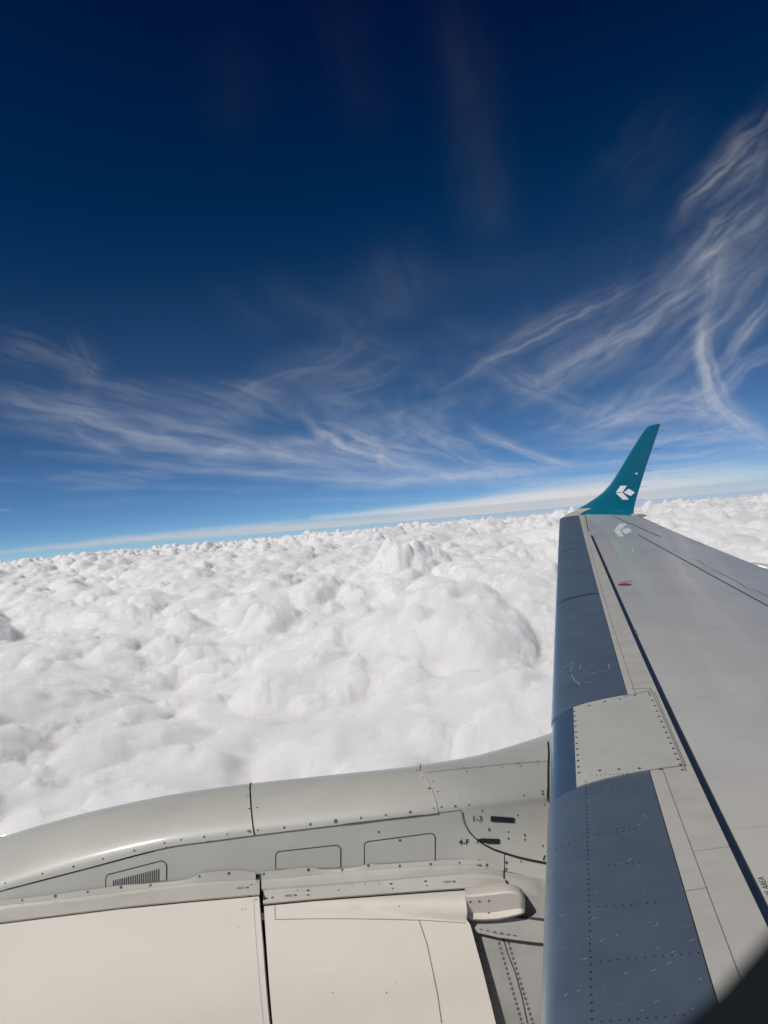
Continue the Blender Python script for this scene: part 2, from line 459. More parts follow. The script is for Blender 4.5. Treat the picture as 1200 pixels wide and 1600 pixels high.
# ================================================================== MATERIALS
def paint(name, col, rough=0.35, coat=0.6, coat_rough=0.08, mottle=0.06, scale=3.0, streak=0.0, streak_scale=(1, 14, 14), spec=0.5, bump=0.0):
    m = bpy.data.materials.new(name); m.use_nodes = True
    nt = m.node_tree; N = nt.nodes; L = nt.links
    b = N['Principled BSDF']
    b.inputs['Roughness'].default_value = rough
    b.inputs['Coat Weight'].default_value = coat
    b.inputs['Coat Roughness'].default_value = coat_rough
    b.inputs['Coat IOR'].default_value = 1.6
    b.inputs['Specular IOR Level'].default_value = spec
    geo = N.new('ShaderNodeNewGeometry')
    n1 = N.new('ShaderNodeTexNoise'); n1.inputs['Scale'].default_value = scale; n1.inputs['Detail'].default_value = 6
    L.new(geo.outputs['Position'], n1.inputs['Vector'])
    mr = N.new('ShaderNodeMapRange'); mr.inputs[1].default_value = 0.3; mr.inputs[2].default_value = 0.7
    mr.inputs[3].default_value = 1 - mottle; mr.inputs[4].default_value = 1 + mottle * 0.5
    L.new(n1.outputs['Fac'], mr.inputs[0])
    last = mr.outputs[0]
    if streak > 0:
        vm = N.new('ShaderNodeVectorMath'); vm.operation = 'MULTIPLY'; vm.inputs[1].default_value = streak_scale
        L.new(geo.outputs['Position'], vm.inputs[0])
        n2 = N.new('ShaderNodeTexNoise'); n2.inputs['Scale'].default_value = 1.0; n2.inputs['Detail'].default_value = 5; n2.inputs['Roughness'].default_value = 0.6
        L.new(vm.outputs[0], n2.inputs['Vector'])
        m2 = N.new('ShaderNodeMapRange'); m2.inputs[1].default_value = 0.5; m2.inputs[2].default_value = 0.75; m2.inputs[3].default_value = 1.0; m2.inputs[4].default_value = 1 - streak
        L.new(n2.outputs['Fac'], m2.inputs[0])
        mu = N.new('ShaderNodeMath'); mu.operation = 'MULTIPLY'; L.new(last, mu.inputs[0]); L.new(m2.outputs[0], mu.inputs[1]); last = mu.outputs[0]
    sc = N.new('ShaderNodeVectorMath'); sc.operation = 'SCALE'; sc.inputs[0].default_value = col
    L.new(last, sc.inputs['Scale'])
    L.new(sc.outputs[0], b.inputs['Base Color'])
    # faint waviness of the thin skin
    if bump > 0:
        n3 = N.new('ShaderNodeTexNoise'); n3.inputs['Scale'].default_value = 2.2; n3.inputs['Detail'].default_value = 2
        L.new(geo.outputs['Position'], n3.inputs['Vector'])
        bp = N.new('ShaderNodeBump'); bp.inputs['Strength'].default_value = 1.0; bp.inputs['Distance'].default_value = bump
        L.new(n3.outputs['Fac'], bp.inputs['Height'])
        L.new(bp.outputs[0], b.inputs['Normal']); L.new(bp.outputs[0], b.inputs['Coat Normal'])
    return m

def metal(name, col, rough, metallic=0.85):
    m = bpy.data.materials.new(name); m.use_nodes = True
    nt = m.node_tree; N = nt.nodes; L = nt.links
    b = N['Principled BSDF']
    b.inputs['Metallic'].default_value = metallic
    geo = N.new('ShaderNodeNewGeometry')
    n1 = N.new('ShaderNodeTexNoise'); n1.inputs['Scale'].default_value = 5; n1.inputs['Detail'].default_value = 6
    L.new(geo.outputs['Position'], n1.inputs['Vector'])
    mr = N.new('ShaderNodeMapRange'); mr.inputs[1].default_value = 0.3; mr.inputs[2].default_value = 0.7
    mr.inputs[3].default_value = rough * 0.88; mr.inputs[4].default_value = rough * 1.15
    L.new(n1.outputs['Fac'], mr.inputs[0]); L.new(mr.outputs[0], b.inputs['Roughness'])
    # scuffs and insect streaks: short pale dashes lying along the air flow
    mp = N.new('ShaderNodeMapping'); mp.inputs['Rotation'].default_value = (0, 0, R(-22)); mp.inputs['Scale'].default_value = (14, 75, 60)
    L.new(geo.outputs['Position'], mp.inputs['Vector'])
    vo = N.new('ShaderNodeTexNoise'); vo.inputs['Scale'].default_value = 1.0; vo.inputs['Detail'].default_value = 3; vo.inputs['Roughness'].default_value = 0.55
    L.new(mp.outputs[0], vo.inputs['Vector'])
    big = N.new('ShaderNodeTexNoise'); big.inputs['Scale'].default_value = 3.2; big.inputs['Detail'].default_value = 3
    L.new(geo.outputs['Position'], big.inputs['Vector'])
    ad = N.new('ShaderNodeMath'); ad.operation = 'ADD'; L.new(vo.outputs['Fac'], ad.inputs[0])
    bs = N.new('ShaderNodeMath'); bs.operation = 'MULTIPLY'; bs.inputs[1].default_value = 0.35; L.new(big.outputs['Fac'], bs.inputs[0]); L.new(bs.outputs[0], ad.inputs[1])
    th = N.new('ShaderNodeMapRange'); th.inputs[1].default_value = 0.82; th.inputs[2].default_value = 0.93; th.inputs[3].default_value = 0; th.inputs[4].default_value = 0.5
    L.new(ad.outputs[0], th.inputs[0])
    mx = N.new('ShaderNodeMix'); mx.data_type = 'RGBA'
    mx.inputs[6].default_value = (*col, 1); mx.inputs[7].default_value = (0.62, 0.66, 0.72, 1)
    L.new(th.outputs[0], mx.inputs[0]); L.new(mx.outputs[2], b.inputs['Base Color'])
    return m

M_WING = paint('wing_grey_paint', (0.48, 0.47, 0.44), rough=0.4, coat=1.0, coat_rough=0.03, mottle=0.07, scale=1.6, streak=0.05, streak_scale=(0.8, 9, 3), bump=0.0012)
M_STRIP = paint('wing_cream_paint', (0.39, 0.38, 0.35), rough=0.45, coat=0.3, coat_rough=0.2, mottle=0.08, scale=6, streak=0.08, streak_scale=(3, 14, 3))
M_PLATE = paint('cover_plate_paint', (0.375, 0.37, 0.345), rough=0.45, coat=0.3, coat_rough=0.2, mottle=0.05, scale=8)
M_PYLON = paint('pylon_grey_paint', (0.425, 0.42, 0.38), rough=0.5, coat=0.28, coat_rough=0.12, mottle=0.06, scale=4, streak=0.05, streak_scale=(2, 5, 9), bump=0.0010)
M_RAIL = paint('rail_grey_paint', (0.47, 0.455, 0.415), rough=0.4, coat=0.5, coat_rough=0.15, mottle=0.07, scale=7, streak=0.10, streak_scale=(1.5, 25, 25))
M_COWL = paint('cowl_cream_paint', (0.56, 0.515, 0.455), rough=0.62, coat=0.0, spec=0.35, coat_rough=0.25, mottle=0.04, scale=2.5, streak=0.06, streak_scale=(1, 4, 4), bump=0.0008)
M_TEAL = paint('teal_paint', (0.0003, 0.122, 0.195), rough=0.4, coat=0.5, coat_rough=0.1, mottle=0.04, scale=3)
M_WHITE = paint('white_paint', (0.78, 0.80, 0.80), rough=0.4, coat=0.5, mottle=0.02)
M_SKIRT = paint('skirt_shaded_grey', (0.30, 0.29, 0.27), rough=0.5, coat=0.1, mottle=0.12, scale=9)  # grey darkened to hold the shade lying on the skirt
M_CORE = paint('core_grey_paint', (0.28, 0.27, 0.255), rough=0.5, coat=0.1, mottle=0.18, scale=7, streak=0.2, streak_scale=(3, 8, 8))
M_DARK = paint('sealant_dark', (0.022, 0.024, 0.026), rough=0.6, coat=0.0, mottle=0.2, scale=20)
M_GAP = paint('black_line_seal', (0.012, 0.02, 0.035), rough=0.35, coat=0.3, mottle=0.2, scale=10)
M_SEAM = paint('seam_grey', (0.13, 0.13, 0.12), rough=0.6, coat=0.0, mottle=0.2, scale=20)
M_SCREW = paint('screw_dark', (0.09, 0.088, 0.082), rough=0.5, coat=0.0, mottle=0.3, scale=60)
M_RIVET = paint('rivet_dark', (0.018, 0.02, 0.024), rough=0.6, coat=0.0, mottle=0.3, scale=60)
M_INK = paint('marking_ink', (0.014, 0.015, 0.018), rough=0.5, coat=0.0, mottle=0.1, scale=30)
M_RED = paint('red_marking', (0.22, 0.02, 0.035), rough=0.5, coat=0.2, mottle=0.1)
M_SLAT = metal('slat_bare_metal', (0.34, 0.44, 0.53), 0.34)
M_SLAT2 = metal('slat_gap_metal', (0.24, 0.37, 0.48), 0.26)
M_RUBBER = paint('shaded_frame_plastic', (0.006, 0.008, 0.011), rough=0.9, coat=0.0, spec=0.1, mottle=0.1)  # near-black colour stands in for the cabin shade on the frame
M_WICK = paint('wick_grey', (0.16, 0.16, 0.17), rough=0.6, coat=0.0)
M_SCUFF = paint('scuff_mark', (0.27, 0.30, 0.34), rough=0.6, coat=0.0, mottle=0.2, scale=40)
# ================================================================== AIRLINER
from mathutils.bvhtree import BVHTree
airliner = empty('airliner', (2.0, 3.0, -2.6))
tag(airliner, 'grey airliner with teal winglet and cream engine cowling flying above the white clouds', 'airplane')

def project(P):
    q = CAM_ROT.transposed() @ Vector(P)
    return 600 + F_PX * q.x / -q.z, 800 - F_PX * q.y / -q.z

def interp(x, pts):
    """piecewise cubic-ish (Catmull-Rom, clamped to data order) through (x, y) points"""
    n = len(pts)
    if x <= pts[0][0]: i = 0
    elif x >= pts[-1][0]: i = n - 2
    else:
        i = 0
        while pts[i + 1][0] < x: i += 1
    (x0, y0), (x1, y1) = pts[i], pts[i + 1]
    h = x1 - x0; t = (x - x0) / h
    if t < 0 or t > 1: return y0 + (y1 - y0) * t
    def slope(k):
        if k == 0: return (pts[1][1] - pts[0][1]) / (pts[1][0] - pts[0][0])
        if k == n - 1: return (pts[-1][1] - pts[-2][1]) / (pts[-1][0] - pts[-2][0])
        return (pts[k + 1][1] - pts[k - 1][1]) / (pts[k + 1][0] - pts[k - 1][0])
    m0, m1 = slope(i) * h, slope(i + 1) * h
    return (2*t**3 - 3*t*t + 1) * y0 + (t**3 - 2*t*t + t) * m0 + (-2*t**3 + 3*t*t) * y1 + (t**3 - t*t) * m1

def lin(x, pts):
    if x <= pts[0][0]: return pts[0][1] + (pts[1][1] - pts[0][1]) * (x - pts[0][0]) / (pts[1][0] - pts[0][0])
    for (x0, y0), (x1, y1) in zip(pts, pts[1:]):
        if x <= x1: return y0 + (y1 - y0) * (x - x0) / (x1 - x0)
    (x0, y0), (x1, y1) = pts[-2], pts[-1]
    return y0 + (y1 - y0) * (x - x0) / (x1 - x0)

def slab(name, grid, mat, parent, thick=0.008, outward=None, lift=0.0, smooth=True):
    """grid: rows of points on a surface -> a panel of real thickness (outer face, rim; open to the inside)"""
    nr, nc = len(grid), len(grid[0])
    G = [[Vector(p) for p in row] for row in grid]
    nrm = [[None] * nc for _ in range(nr)]
    for r in range(nr):
        for c in range(nc):
            du = G[min(r + 1, nr - 1)][c] - G[max(r - 1, 0)][c]
            dv = G[r][min(c + 1, nc - 1)] - G[r][max(c - 1, 0)]
            n = du.cross(dv)
            if n.length < 1e-12: n = Vector((0, -1, 0))
            n.normalize()
            nrm[r][c] = n
    ref = nrm[nr // 2][nc // 2]
    out = outward if outward is not None else -G[nr // 2][nc // 2]
    sg = 1 if ref.dot(Vector(out)) > 0 else -1
    V = [G[r][c] + nrm[r][c] * sg * lift for r in range(nr) for c in range(nc)]
    faces = []
    for r in range(nr - 1):
        for c in range(nc - 1):
            f = (r * nc + c, (r + 1) * nc + c, (r + 1) * nc + c + 1, r * nc + c + 1)
            faces.append(f if sg > 0 else f[::-1])
    loop = [(0, c) for c in range(nc)] + [(r, nc - 1) for r in range(1, nr)] + [(nr - 1, c) for c in range(nc - 2, -1, -1)] + [(r, 0) for r in range(nr - 2, 0, -1)]
    base = len(V)
    top2 = []
    for (r, c) in loop:
        V.append(G[r][c] + nrm[r][c] * sg * lift)
    for (r, c) in loop:
        V.append(G[r][c] + nrm[r][c] * sg * (lift - thick))
    m_ = len(loop)
    for k in range(m_):
        a, b = base + k, base + (k + 1) % m_
        f = (a, b, b + m_, a + m_)
        faces.append(f if sg > 0 else f[::-1])
    o = mesh_obj(name, V, faces, mat, parent, smooth)
    o.data.set_sharp_from_angle(angle=R(38))
    return o

def bvh_of(objs):
    V = []; Fc = []
    for o in objs:
        b = len(V)
        V += [v.co.copy() for v in o.data.vertices]
        Fc += [tuple(b + i for i in p.vertices) for p in o.data.polygons]
    return BVHTree.FromPolygons(V, Fc)

def cast(bvh, px, py):
    d = ray(px, py).normalized()
    loc, n, i, dist = bvh.ray_cast(Vector((0, 0, 0)), d)
    if loc is None: return None, None
    if n.dot(d) > 0: n = -n
    return loc, n

def px_ribbon(name, bvh, pts, width, mat, parent, lift=0.0015, seg=6, width2=None):
    """a thin strip of real width (m) laid along a line on a surface"""
    P = []
    for (x0, y0), (x1, y1) in zip(pts, pts[1:]):
        n = max(1, int(math.hypot(x1 - x0, y1 - y0) / seg))
        for k in range(n): P.append((x0 + (x1 - x0) * k / n, y0 + (y1 - y0) * k / n))
    P.append(pts[-1])
    H = []
    for p in P:
        loc, n = cast(bvh, *p)
        if loc is not None and (not H or (loc - H[-1][0]).length < 0.8): H.append((loc, n))
    if len(H) < 2: return None
    V = []; Fc = []
    for k, (loc, n) in enumerate(H):
        t = (H[min(k + 1, len(H) - 1)][0] - H[max(k - 1, 0)][0]).normalized()
        s = n.cross(t).normalized()
        w = width if width2 is None else width + (width2 - width) * k / (len(H) - 1)
        V += [loc + n * lift + s * w / 2, loc + n * lift - s * w / 2]
        if k: Fc.append((2 * k - 2, 2 * k - 1, 2 * k + 1, 2 * k))
    return mesh_obj(name, V, Fc, mat, parent)

def px_patch(name, bvh, top, bot, mat, parent, nc=16, nr=5, thick=0.002, lift=0.002):
    """panel between two lines on a surface, both given left to right"""
    def along(poly, t):
        L = [0]
        for a, b in zip(poly, poly[1:]): L.append(L[-1] + math.hypot(b[0] - a[0], b[1] - a[1]))
        s = t * L[-1]
        for k in range(len(poly) - 1):
            if s <= L[k + 1] + 1e-9:
                u = (s - L[k]) / max(L[k + 1] - L[k], 1e-9)
                return poly[k][0] + (poly[k + 1][0] - poly[k][0]) * u, poly[k][1] + (poly[k + 1][1] - poly[k][1]) * u
        return poly[-1]
    grid = []
    for r in range(nr + 1):
        row = []
        for c in range(nc + 1):
            a = along(top, c / nc); b = along(bot, c / nc)
            x = a[0] + (b[0] - a[0]) * r / nr; y = a[1] + (b[1] - a[1]) * r / nr
            loc, n = cast(bvh, x, y)
            if loc is None: return None
            row.append(loc)
        grid.append(row)
    return slab(name, grid, mat, parent, thick, lift=lift)

def screws(name, bvh, pts, parent, r=0.005, mat=None, stretch=1.0):
    V = []; Fc = []
    for p in pts:
        loc, n = cast(bvh, p[0], p[1])
        if loc is None: continue
        t = n.orthogonal().normalized(); s = n.cross(t)
        rr = r * (p[2] if len(p) > 2 else random.uniform(0.75, 1.15))
        b = len(V)
        V.append(loc + n * 0.0016)
        for k in range(7):
            a = 2 * math.pi * k / 7
            V.append(loc + n * 0.0009 + (t * math.cos(a) + s * math.sin(a)) * rr)
        for k in range(7): Fc.append((b, b + 1 + k, b + 1 + (k + 1) % 7))
    if not V: return None
    o = mesh_obj(name, V, Fc, mat or M_SCREW, parent)
    o['kind'] = 'stuff'
    return o

def flat_text(txt, name, size, origin, u, v, n, mat, parent):
    """printed lettering on a surface; u = reading direction, v = up of the letters"""
    cu = bpy.data.curves.new('lettering', 'FONT'); cu.body = txt; cu.size = size
    cu.resolution_u = 3
    tmp = bpy.data.objects.new('lettering', cu); COL.objects.link(tmp)
    bpy.context.view_layer.update()
    dg = bpy.context.evaluated_depsgraph_get()
    me0 = bpy.data.meshes.new_from_object(tmp.evaluated_get(dg))
    bpy.data.objects.remove(tmp)
    V = [Vector(origin) + u * p.co.x + v * p.co.y + n * 0.0012 for p in me0.vertices]
    Fc = [tuple(p.vertices) for p in me0.polygons]
    bpy.data.meshes.remove(me0)
    return mesh_obj(name, V, Fc, mat, parent, smooth=False)

# ------------------------------------------------------------------ wing shape (metres; Y = outboard)
WP = [1.51435, 0.25317, 0.00096, -0.96166, 0.13916, 0.00529, 4.09563, -0.04203, -0.04094]
Y_TIP = 12.0
def foil(x):
    x = max(x, 0)
    return 5 * (0.2969 * math.sqrt(x) - 0.126 * x - 0.3516 * x * x + 0.2843 * x**3 - 0.1015 * x**4)
def w_le(Y): d = Y - 7; return WP[0] + WP[1] * d + WP[2] * d * d, WP[3] + WP[4] * d + WP[5] * d * d
def w_chord(Y): return WP[6] + WP[7] * (Y - 12) - w_le(Y)[0]
def W(c, Y, off=0.0, lower=False):
    """point of the wing skin, c metres behind the leading edge (negative: round the nose onto the underside)"""
    xl, zl = w_le(Y); ch = w_chord(Y)
    if c < 0: c = -c; lower = True
    s = min(c / ch, 1.0)
    k = -0.8 if lower else 1.0
    return Vector((xl + ch * s, Y, zl + WP[8] * s * ch + k * 0.105 * ch * foil(s)))

def wing_hit(px, py):
    d = ray(px, py); prev = None
    lo = 1.7; st = 0.05; Y = lo
    def g(Y):
        x = d.x / d.y * Y; z = d.z / d.y * Y
        xl, zl = w_le(Y); ch = w_chord(Y); s = (x - xl) / ch
        if s < 0 or s > 1: return None
        return z - (zl + WP[8] * s * ch + 0.105 * ch * foil(s)), s * ch
    while Y < 12.3:
        q = g(Y)
        if q and prev and q[0] * prev[0] <= 0:
            a, b = Y - st, Y
            for _ in range(24):
                m_ = (a + b) / 2; qm = g(m_)
                if qm[0] * prev[0] > 0: a = m_
                else: b = m_
            return b, g(b)[1]
        prev = q; Y += st
    return None

def cline(pts):
    """photo points on the wing -> list (Y, c) sorted by Y"""
    out = sorted(h for h in (wing_hit(*p) for p in pts) if h)
    return out
def cat_c(line): return lambda Y: lin(Y, line)

wing = None
# inner structure, painted underside
def wing_base():
    V = []; Fc = []
    ys = [0.6 + (Y_TIP - 0.6) * k / 70 for k in range(71)]
    ss = [(k / 26) ** 2 for k in range(27)]
    nsec = 2 * len(ss) - 1
    for Y in ys:
        ch = w_chord(Y)
        up = [W(s * ch, Y) - Vector((0, 0, 0.010 * min(1, s * 30))) + Vector((0.012 * max(0, 1 - s * 30), 0, 0)) for s in ss]
        lo = [W(s * ch, Y, lower=True) + Vector((0, 0, 0.0)) + Vector((0.012 * max(0, 1 - s * 30), 0, 0)) for s in ss[1:]]
        V += up[::-1] + lo
    for i in range(len(ys) - 1):
        for j in range(nsec - 1):
            a = i * nsec + j
            Fc.append((a, a + 1, a + 1 + nsec, a + nsec))
    Fc.append(tuple(range(nsec)))
    return V, Fc
V, Fc = wing_base()
wing = mesh_obj('wing', V, Fc, M_GAP, airliner)
def lower_skin():
    grid = []
    ys = [0.6 + (Y_TIP - 0.6) * k / 60 for k in range(61)]
    for Y in ys:
        ch = w_chord(Y)
        grid.append([W(0.1 + (ch - 0.1) * (k / 20), Y, lower=True) for k in range(21)])
    return grid
slab('lower_skin', lower_skin(), M_WING, wing, 0.004, outward=Vector((0, 0, -1)), lift=0.003)

L_M = cline([(905, 812), (915, 846), (924, 880), (940, 937), (957, 1010), (975, 1088)])
L_M2 = cline([(1013, 1204), (1044, 1290), (1080, 1420), (1113, 1545)])
L_M = L_M2 + L_M
L_F = cline([(912, 812), (922, 850), (938, 905), (957, 965), (972, 1035), (990, 1088)])
L_F2 = cline([(1034, 1209), (1060, 1272), (1090, 1355), (1124, 1430), (1158, 1505)])
L_F = L_F2 + L_F
L_K = cline([(922, 836), (950, 901), (975, 958), (998, 1018), (1026, 1081), (1057, 1142), (1083, 1197), (1120, 1277), (1150, 1342), (1174, 1398), (1194, 1443)])
L_N = cline([(997, 835), (1030, 854), (1075, 878), (1130, 908), (1170, 930), (1199, 946)])
L_N2 = cline([(960, 807), (1030, 838)])
def smooth_line(L, deg=3):
    co = np.polyfit([p[0] for p in L], [p[1] for p in L], deg)
    y0, y1 = L[0][0], L[-1][0]
    ys = [y0 + (y1 - y0) * k / 30 for k in range(31)]
    return [(y, float(np.polyval(co, y))) for y in ys]
L_M = smooth_line(L_M, 2); L_F = smooth_line(L_F, 2); L_K = smooth_line(L_K, 3); L_N = smooth_line(L_N, 2)
def fM(Y): return lin(Y, L_M)
def fF(Y): return max(lin(Y, L_F), fM(Y) + 0.015)
def fK(Y): return max(lin(Y, L_K), fF(Y) + 0.02)
def fN(Y): return lin(Y, L_N)
GAPW = 0.034
Y_OUT = wing_hit(950, 835)[0]          # outboard end of the framed panel
Y_P0, Y_P1 = 3.50, 4.50                # cover plate between the slats
def ys_between(a, b, n): return [a + (b - a) * k / n for k in range(n + 1)]
def band(name, c0, c1, Y0, Y1, mat, n=24, m_=8, thick=0.008, lift=0.0, parent=None):
    grid = [[W(c0(Y) + (c1(Y) - c0(Y)) * k / m_, Y) for k in range(m_ + 1)] for Y in ys_between(Y0, Y1, n)]
    return slab(name, grid, mat, parent or wing, thick, outward=Vector((0, 0, 1)), lift=lift)
def nose(name, Y0, Y1, cut, mat, n=16, lift=0.0, under=0.12, top=None):
    grid = []
    for Y in ys_between(Y0, Y1, n):
        a = -math.sqrt(under); b = math.sqrt((top or fM)(Y))
        row = []
        for k in range(33):
            q = a + (b - a) * k / 32
            row.append(W(math.copysign(q * q, q), Y))
        grid.append(row)
    return slab(name, grid, mat, wing, 0.008, outward=Vector((-1, 0, 0.6)), lift=lift)
Y_S1 = wing_hit(935, 926)[0]; Y_S2 = wing_hit(915, 855)[0]
nose('leading_edge_slat', 0.6, Y_P0 - 0.012, None, M_SLAT, 26)
nose('leading_edge_slat', Y_P1 + 0.012, Y_S1 - 0.035, None, M_SLAT, 26)
nose('leading_edge_slat', Y_S1 + 0.015, Y_S2 - 0.02, None, M_SLAT, 18)
nose('leading_edge_slat', Y_S2 + 0.012, Y_TIP - 0.02, None, M_SLAT, 22)
nose('slat_gap_nose', Y_P0, Y_P1, None, M_SLAT2, 14, lift=-0.006, top=lambda Y: 0.143)
# cream strips behind the slats, cut by faint cross joints
for y0, y1 in ((0.6, 2.55), (2.555, Y_P0 - 0.012), (Y_P1 + 0.012, 5.6), (5.604, Y_S1), (Y_S1 + .004, 8.9), (8.904, Y_TIP - 0.02)):
    band('strip_panel', lambda Y: fM(Y) + 0.004, lambda Y: fF(Y) - 0.0015, y0, y1, M_STRIP, 14, 3)
for y0, y1 in ((0.6, 2.0), (2.004, 2.78), (2.784, Y_P0 - 0.012), (Y_P1 + 0.012, 5.1), (5.104, 6.05), (6.054, 7.3), (7.304, 9.2), (9.204, Y_TIP - 0.02)):
    band('strip_panel', lambda Y: fF(Y) + 0.0015, lambda Y: fK(Y), y0, y1, M_STRIP, 14, 3)
band('cover_plate', lambda Y: 0.143, lambda Y: 0.635 + (Y_P1 - Y) * 0.02, Y_P0 - 0.006, Y_P1 + 0.006, M_PLATE, 20, 14, 0.006, 0.004)
band('strip_panel', lambda Y: 0.640 + (Y_P1 - Y) * 0.02, lambda Y: fK(Y), Y_P0 - 0.010, Y_P1 + 0.010, M_STRIP, 6, 2)
# broad skins aft of the black line
cuts = [0.6, 2.9, 4.35, 5.45, 6.9, 8.6, Y_OUT - 0.01]
for a, b in zip(cuts, cuts[1:]):
    band('skin_panel', lambda Y: fK(Y) + GAPW, lambda Y: fN(Y) - 0.02, a + 0.0012, b - 0.0012, M_WING, 20, 12)
def fT(Y): return w_chord(Y) - 0.02
band('rear_skin_panel', lambda Y: fN(Y) + 0.02, fT, 0.6, Y_OUT, M_WING, 60, 10)
band('outboard_skin_panel', lambda Y: fK(Y) + 0.012 if Y > Y_OUT + 0.3 else fK(Y), fT, Y_OUT + 0.006, Y_TIP + 0.001, M_WING, 16, 14)
wing_objs = [o for o in airliner.children_recursive if o.type == 'MESH' and o.name.split('.')[0] in ('leading_edge_slat', 'slat_gap_nose', 'strip_panel', 'cover_plate', 'skin_panel', 'rear_skin_panel', 'outboard_skin_panel')]
BW = bvh_of(wing_objs)
px_ribbon('control_surface_seam', BW, [(958, 806.5), (1031, 838.5)], 0.022, M_DARK, wing)
px_ribbon('panel_seam', BW, [(1076, 872), (1088, 874), (1104, 885)], 0.012, M_SEAM, wing)
px_ribbon('panel_seam', BW, [(1112, 889), (1150, 908), (1170, 921)], 0.012, M_SEAM, wing)
px_ribbon('panel_seam', BW, [(1171, 921.5), (1182, 922.5), (1199, 932)], 0.014, M_SEAM, wing)
px_ribbon('panel_seam', BW, [(1078, 847), (1088, 848.5), (1100, 851)], 0.012, M_SEAM, wing)
px_ribbon('panel_seam', BW, [(987, 1077), (1016, 1076)], 0.004, M_SEAM, wing, 0.0055)
px_ribbon('panel_seam', BW, [(1016, 1076), (1040, 1130), (1072, 1206)], 0.004, M_SEAM, wing, 0.0055)
px_ribbon('slat_track_seam', BW, [(974, 1089), (987, 1086), (1016, 1079)], 0.004, M_SEAM, wing, 0.0055)
# printed marks
def wing_frame(px, py):
    loc, n = cast(BW, px, py)
    Yh, c = wing_hit(px, py)
    u = (W(c, Yh + 0.3) - W(c, Yh)).normalized()
    return loc, n, u, (n.cross(u)).normalized()
loc, n, u, v = wing_frame(1196.5, 1405)
ul = (W(fK(2.9), 2.9) - W(fK(2.4), 2.4)).normalized(); vl = n.cross(ul).normalized()
loc = cast(BW, 1193, 1371)[0]
flat_text('OUTSIDE THIS AREA', 'warning_lettering', 0.030, loc - ul * 0.272, ul, vl, n, M_INK, wing)
loc, n, u, v = wing_frame(999, 994)
flat_text('NO STEP HERE', 'small_placard_lettering', 0.030, loc, (W(fK(6), 6) - W(fK(5.5), 5.5)).normalized(), n.cross((W(fK(6), 6) - W(fK(5.5), 5.5)).normalized()), n, M_SEAM, wing)
loc, n, u, v = wing_frame(949, 886)
flat_text('NO STEP', 'small_placard_lettering', 0.034, loc, (W(fK(8), 8) - W(fK(7.5), 7.5)).normalized(), n.cross((W(fK(8), 8) - W(fK(7.5), 7.5)).normalized()), n, M_SEAM, wing)
def disc(name, bvh, px, py, rx_, ry_, mat, parent):
    V = []; Fc = []
    loc, n = cast(bvh, px, py); V.append(loc + n * 0.002)
    for k in range(24):
        a = 2 * math.pi * k / 24
        l2, n2 = cast(bvh, px + rx_ * math.cos(a), py + ry_ * math.sin(a))
        V.append(l2 + n * 0.002)
        Fc.append((0, 1 + k, 1 + (k + 1) % 24))
    return mesh_obj(name, V, Fc, mat, parent)
disc('red_disc_marking', BW, 976, 913.5, 10.8, 1.9, M_RED, wing)
loc, n, u, v = wing_frame(968.5, 911)
flat_text('0E4', 'small_placard_lettering', 0.085, loc, Vector((1, 0, 0)), u, n, M_SEAM, wing)
# screws of the cover plate
sc = []
for k in range(12):
    t = k / 11.0; sc.append((897.5 + 7 * t, 1111.5 + 96 * t ** 1.08, 1.0))
for k in range(15):
    t = k / 14.0; sc.append((1015.5 + 51 * t, 1086 + 117 * t, 1.0))
for x, y in ((921, 1102.5), (945, 1096), (968, 1092.3), (992, 1086.5), (1014, 1082.5), (937, 1204), (967, 1202), (999, 1200.5), (1032, 1202)): sc.append((x, y, 1.0))
screws('plate_screws', BW, sc, wing, 0.0080, M_RIVET)
sc = []
y = 1222.0
while y < 1598:
    x = 915.5 + (y - 1222) * 0.026; sc.append((x, y, 0.8)); y += 4.5 + (y - 1222) * 0.024
for (x0, y0, x1, y1, n_) in ((925, 1212, 980, 1209, 9), (935, 1300, 993, 1290, 7), (935, 1305, 993, 1296, 7), (868, 1327, 932, 1305, 7), (942, 1353, 998, 1347, 7), (935, 1417, 1024, 1411, 8), (938, 1502, 1092, 1489, 12), (940, 1597, 1068, 1586, 10)):
    for k in range(n_): t = k / (n_ - 1.0); sc.append((x0 + (x1 - x0) * t, y0 + (y1 - y0) * t, 0.62))
screws('slat_rivets', BW, sc, wing, 0.0055, M_RIVET)
# scuffs and insect marks on the bare metal
rs = random.Random(5)
dashes = []
def dash(x, y, L, ang, w=0.0028):
    dashes.append((x, y, x + L * math.cos(ang), y - L * math.sin(ang), w))
for _ in range(46):
    y = rs.uniform(1222, 1585); x = rs.uniform(875, 1005 + (y - 1204) * 0.28)
    dash(x, y, rs.uniform(3, 13), R(rs.uniform(15, 40)), rs.uniform(0.0005, 0.0013))
for _ in range(34):
    y = rs.uniform(880, 1085); x = rs.uniform(873, 900 + (y - 812) * 0.22)
    dash(x, y, rs.uniform(2, 8), R(rs.uniform(5, 30)), rs.uniform(0.0008, 0.0018))
for (x, y, L, a_) in ((882, 1044, 6, 50), (886, 1040, 16, 28), (890, 1050, 12, 62), (884, 1062, 8, 200), (893, 1054, 14, -60), (901, 1064, 10, -48), (905, 1046, 9, 70), (916, 1041, 15, 18), (921, 1053, 12, 12), (912, 1066, 20, 2), (874, 1053, 7, 44), (935, 1049, 14, 8), (951, 1036, 10, -85)):
    dash(x, y, L, R(a_), 0.0022)
V = []; Fc = []
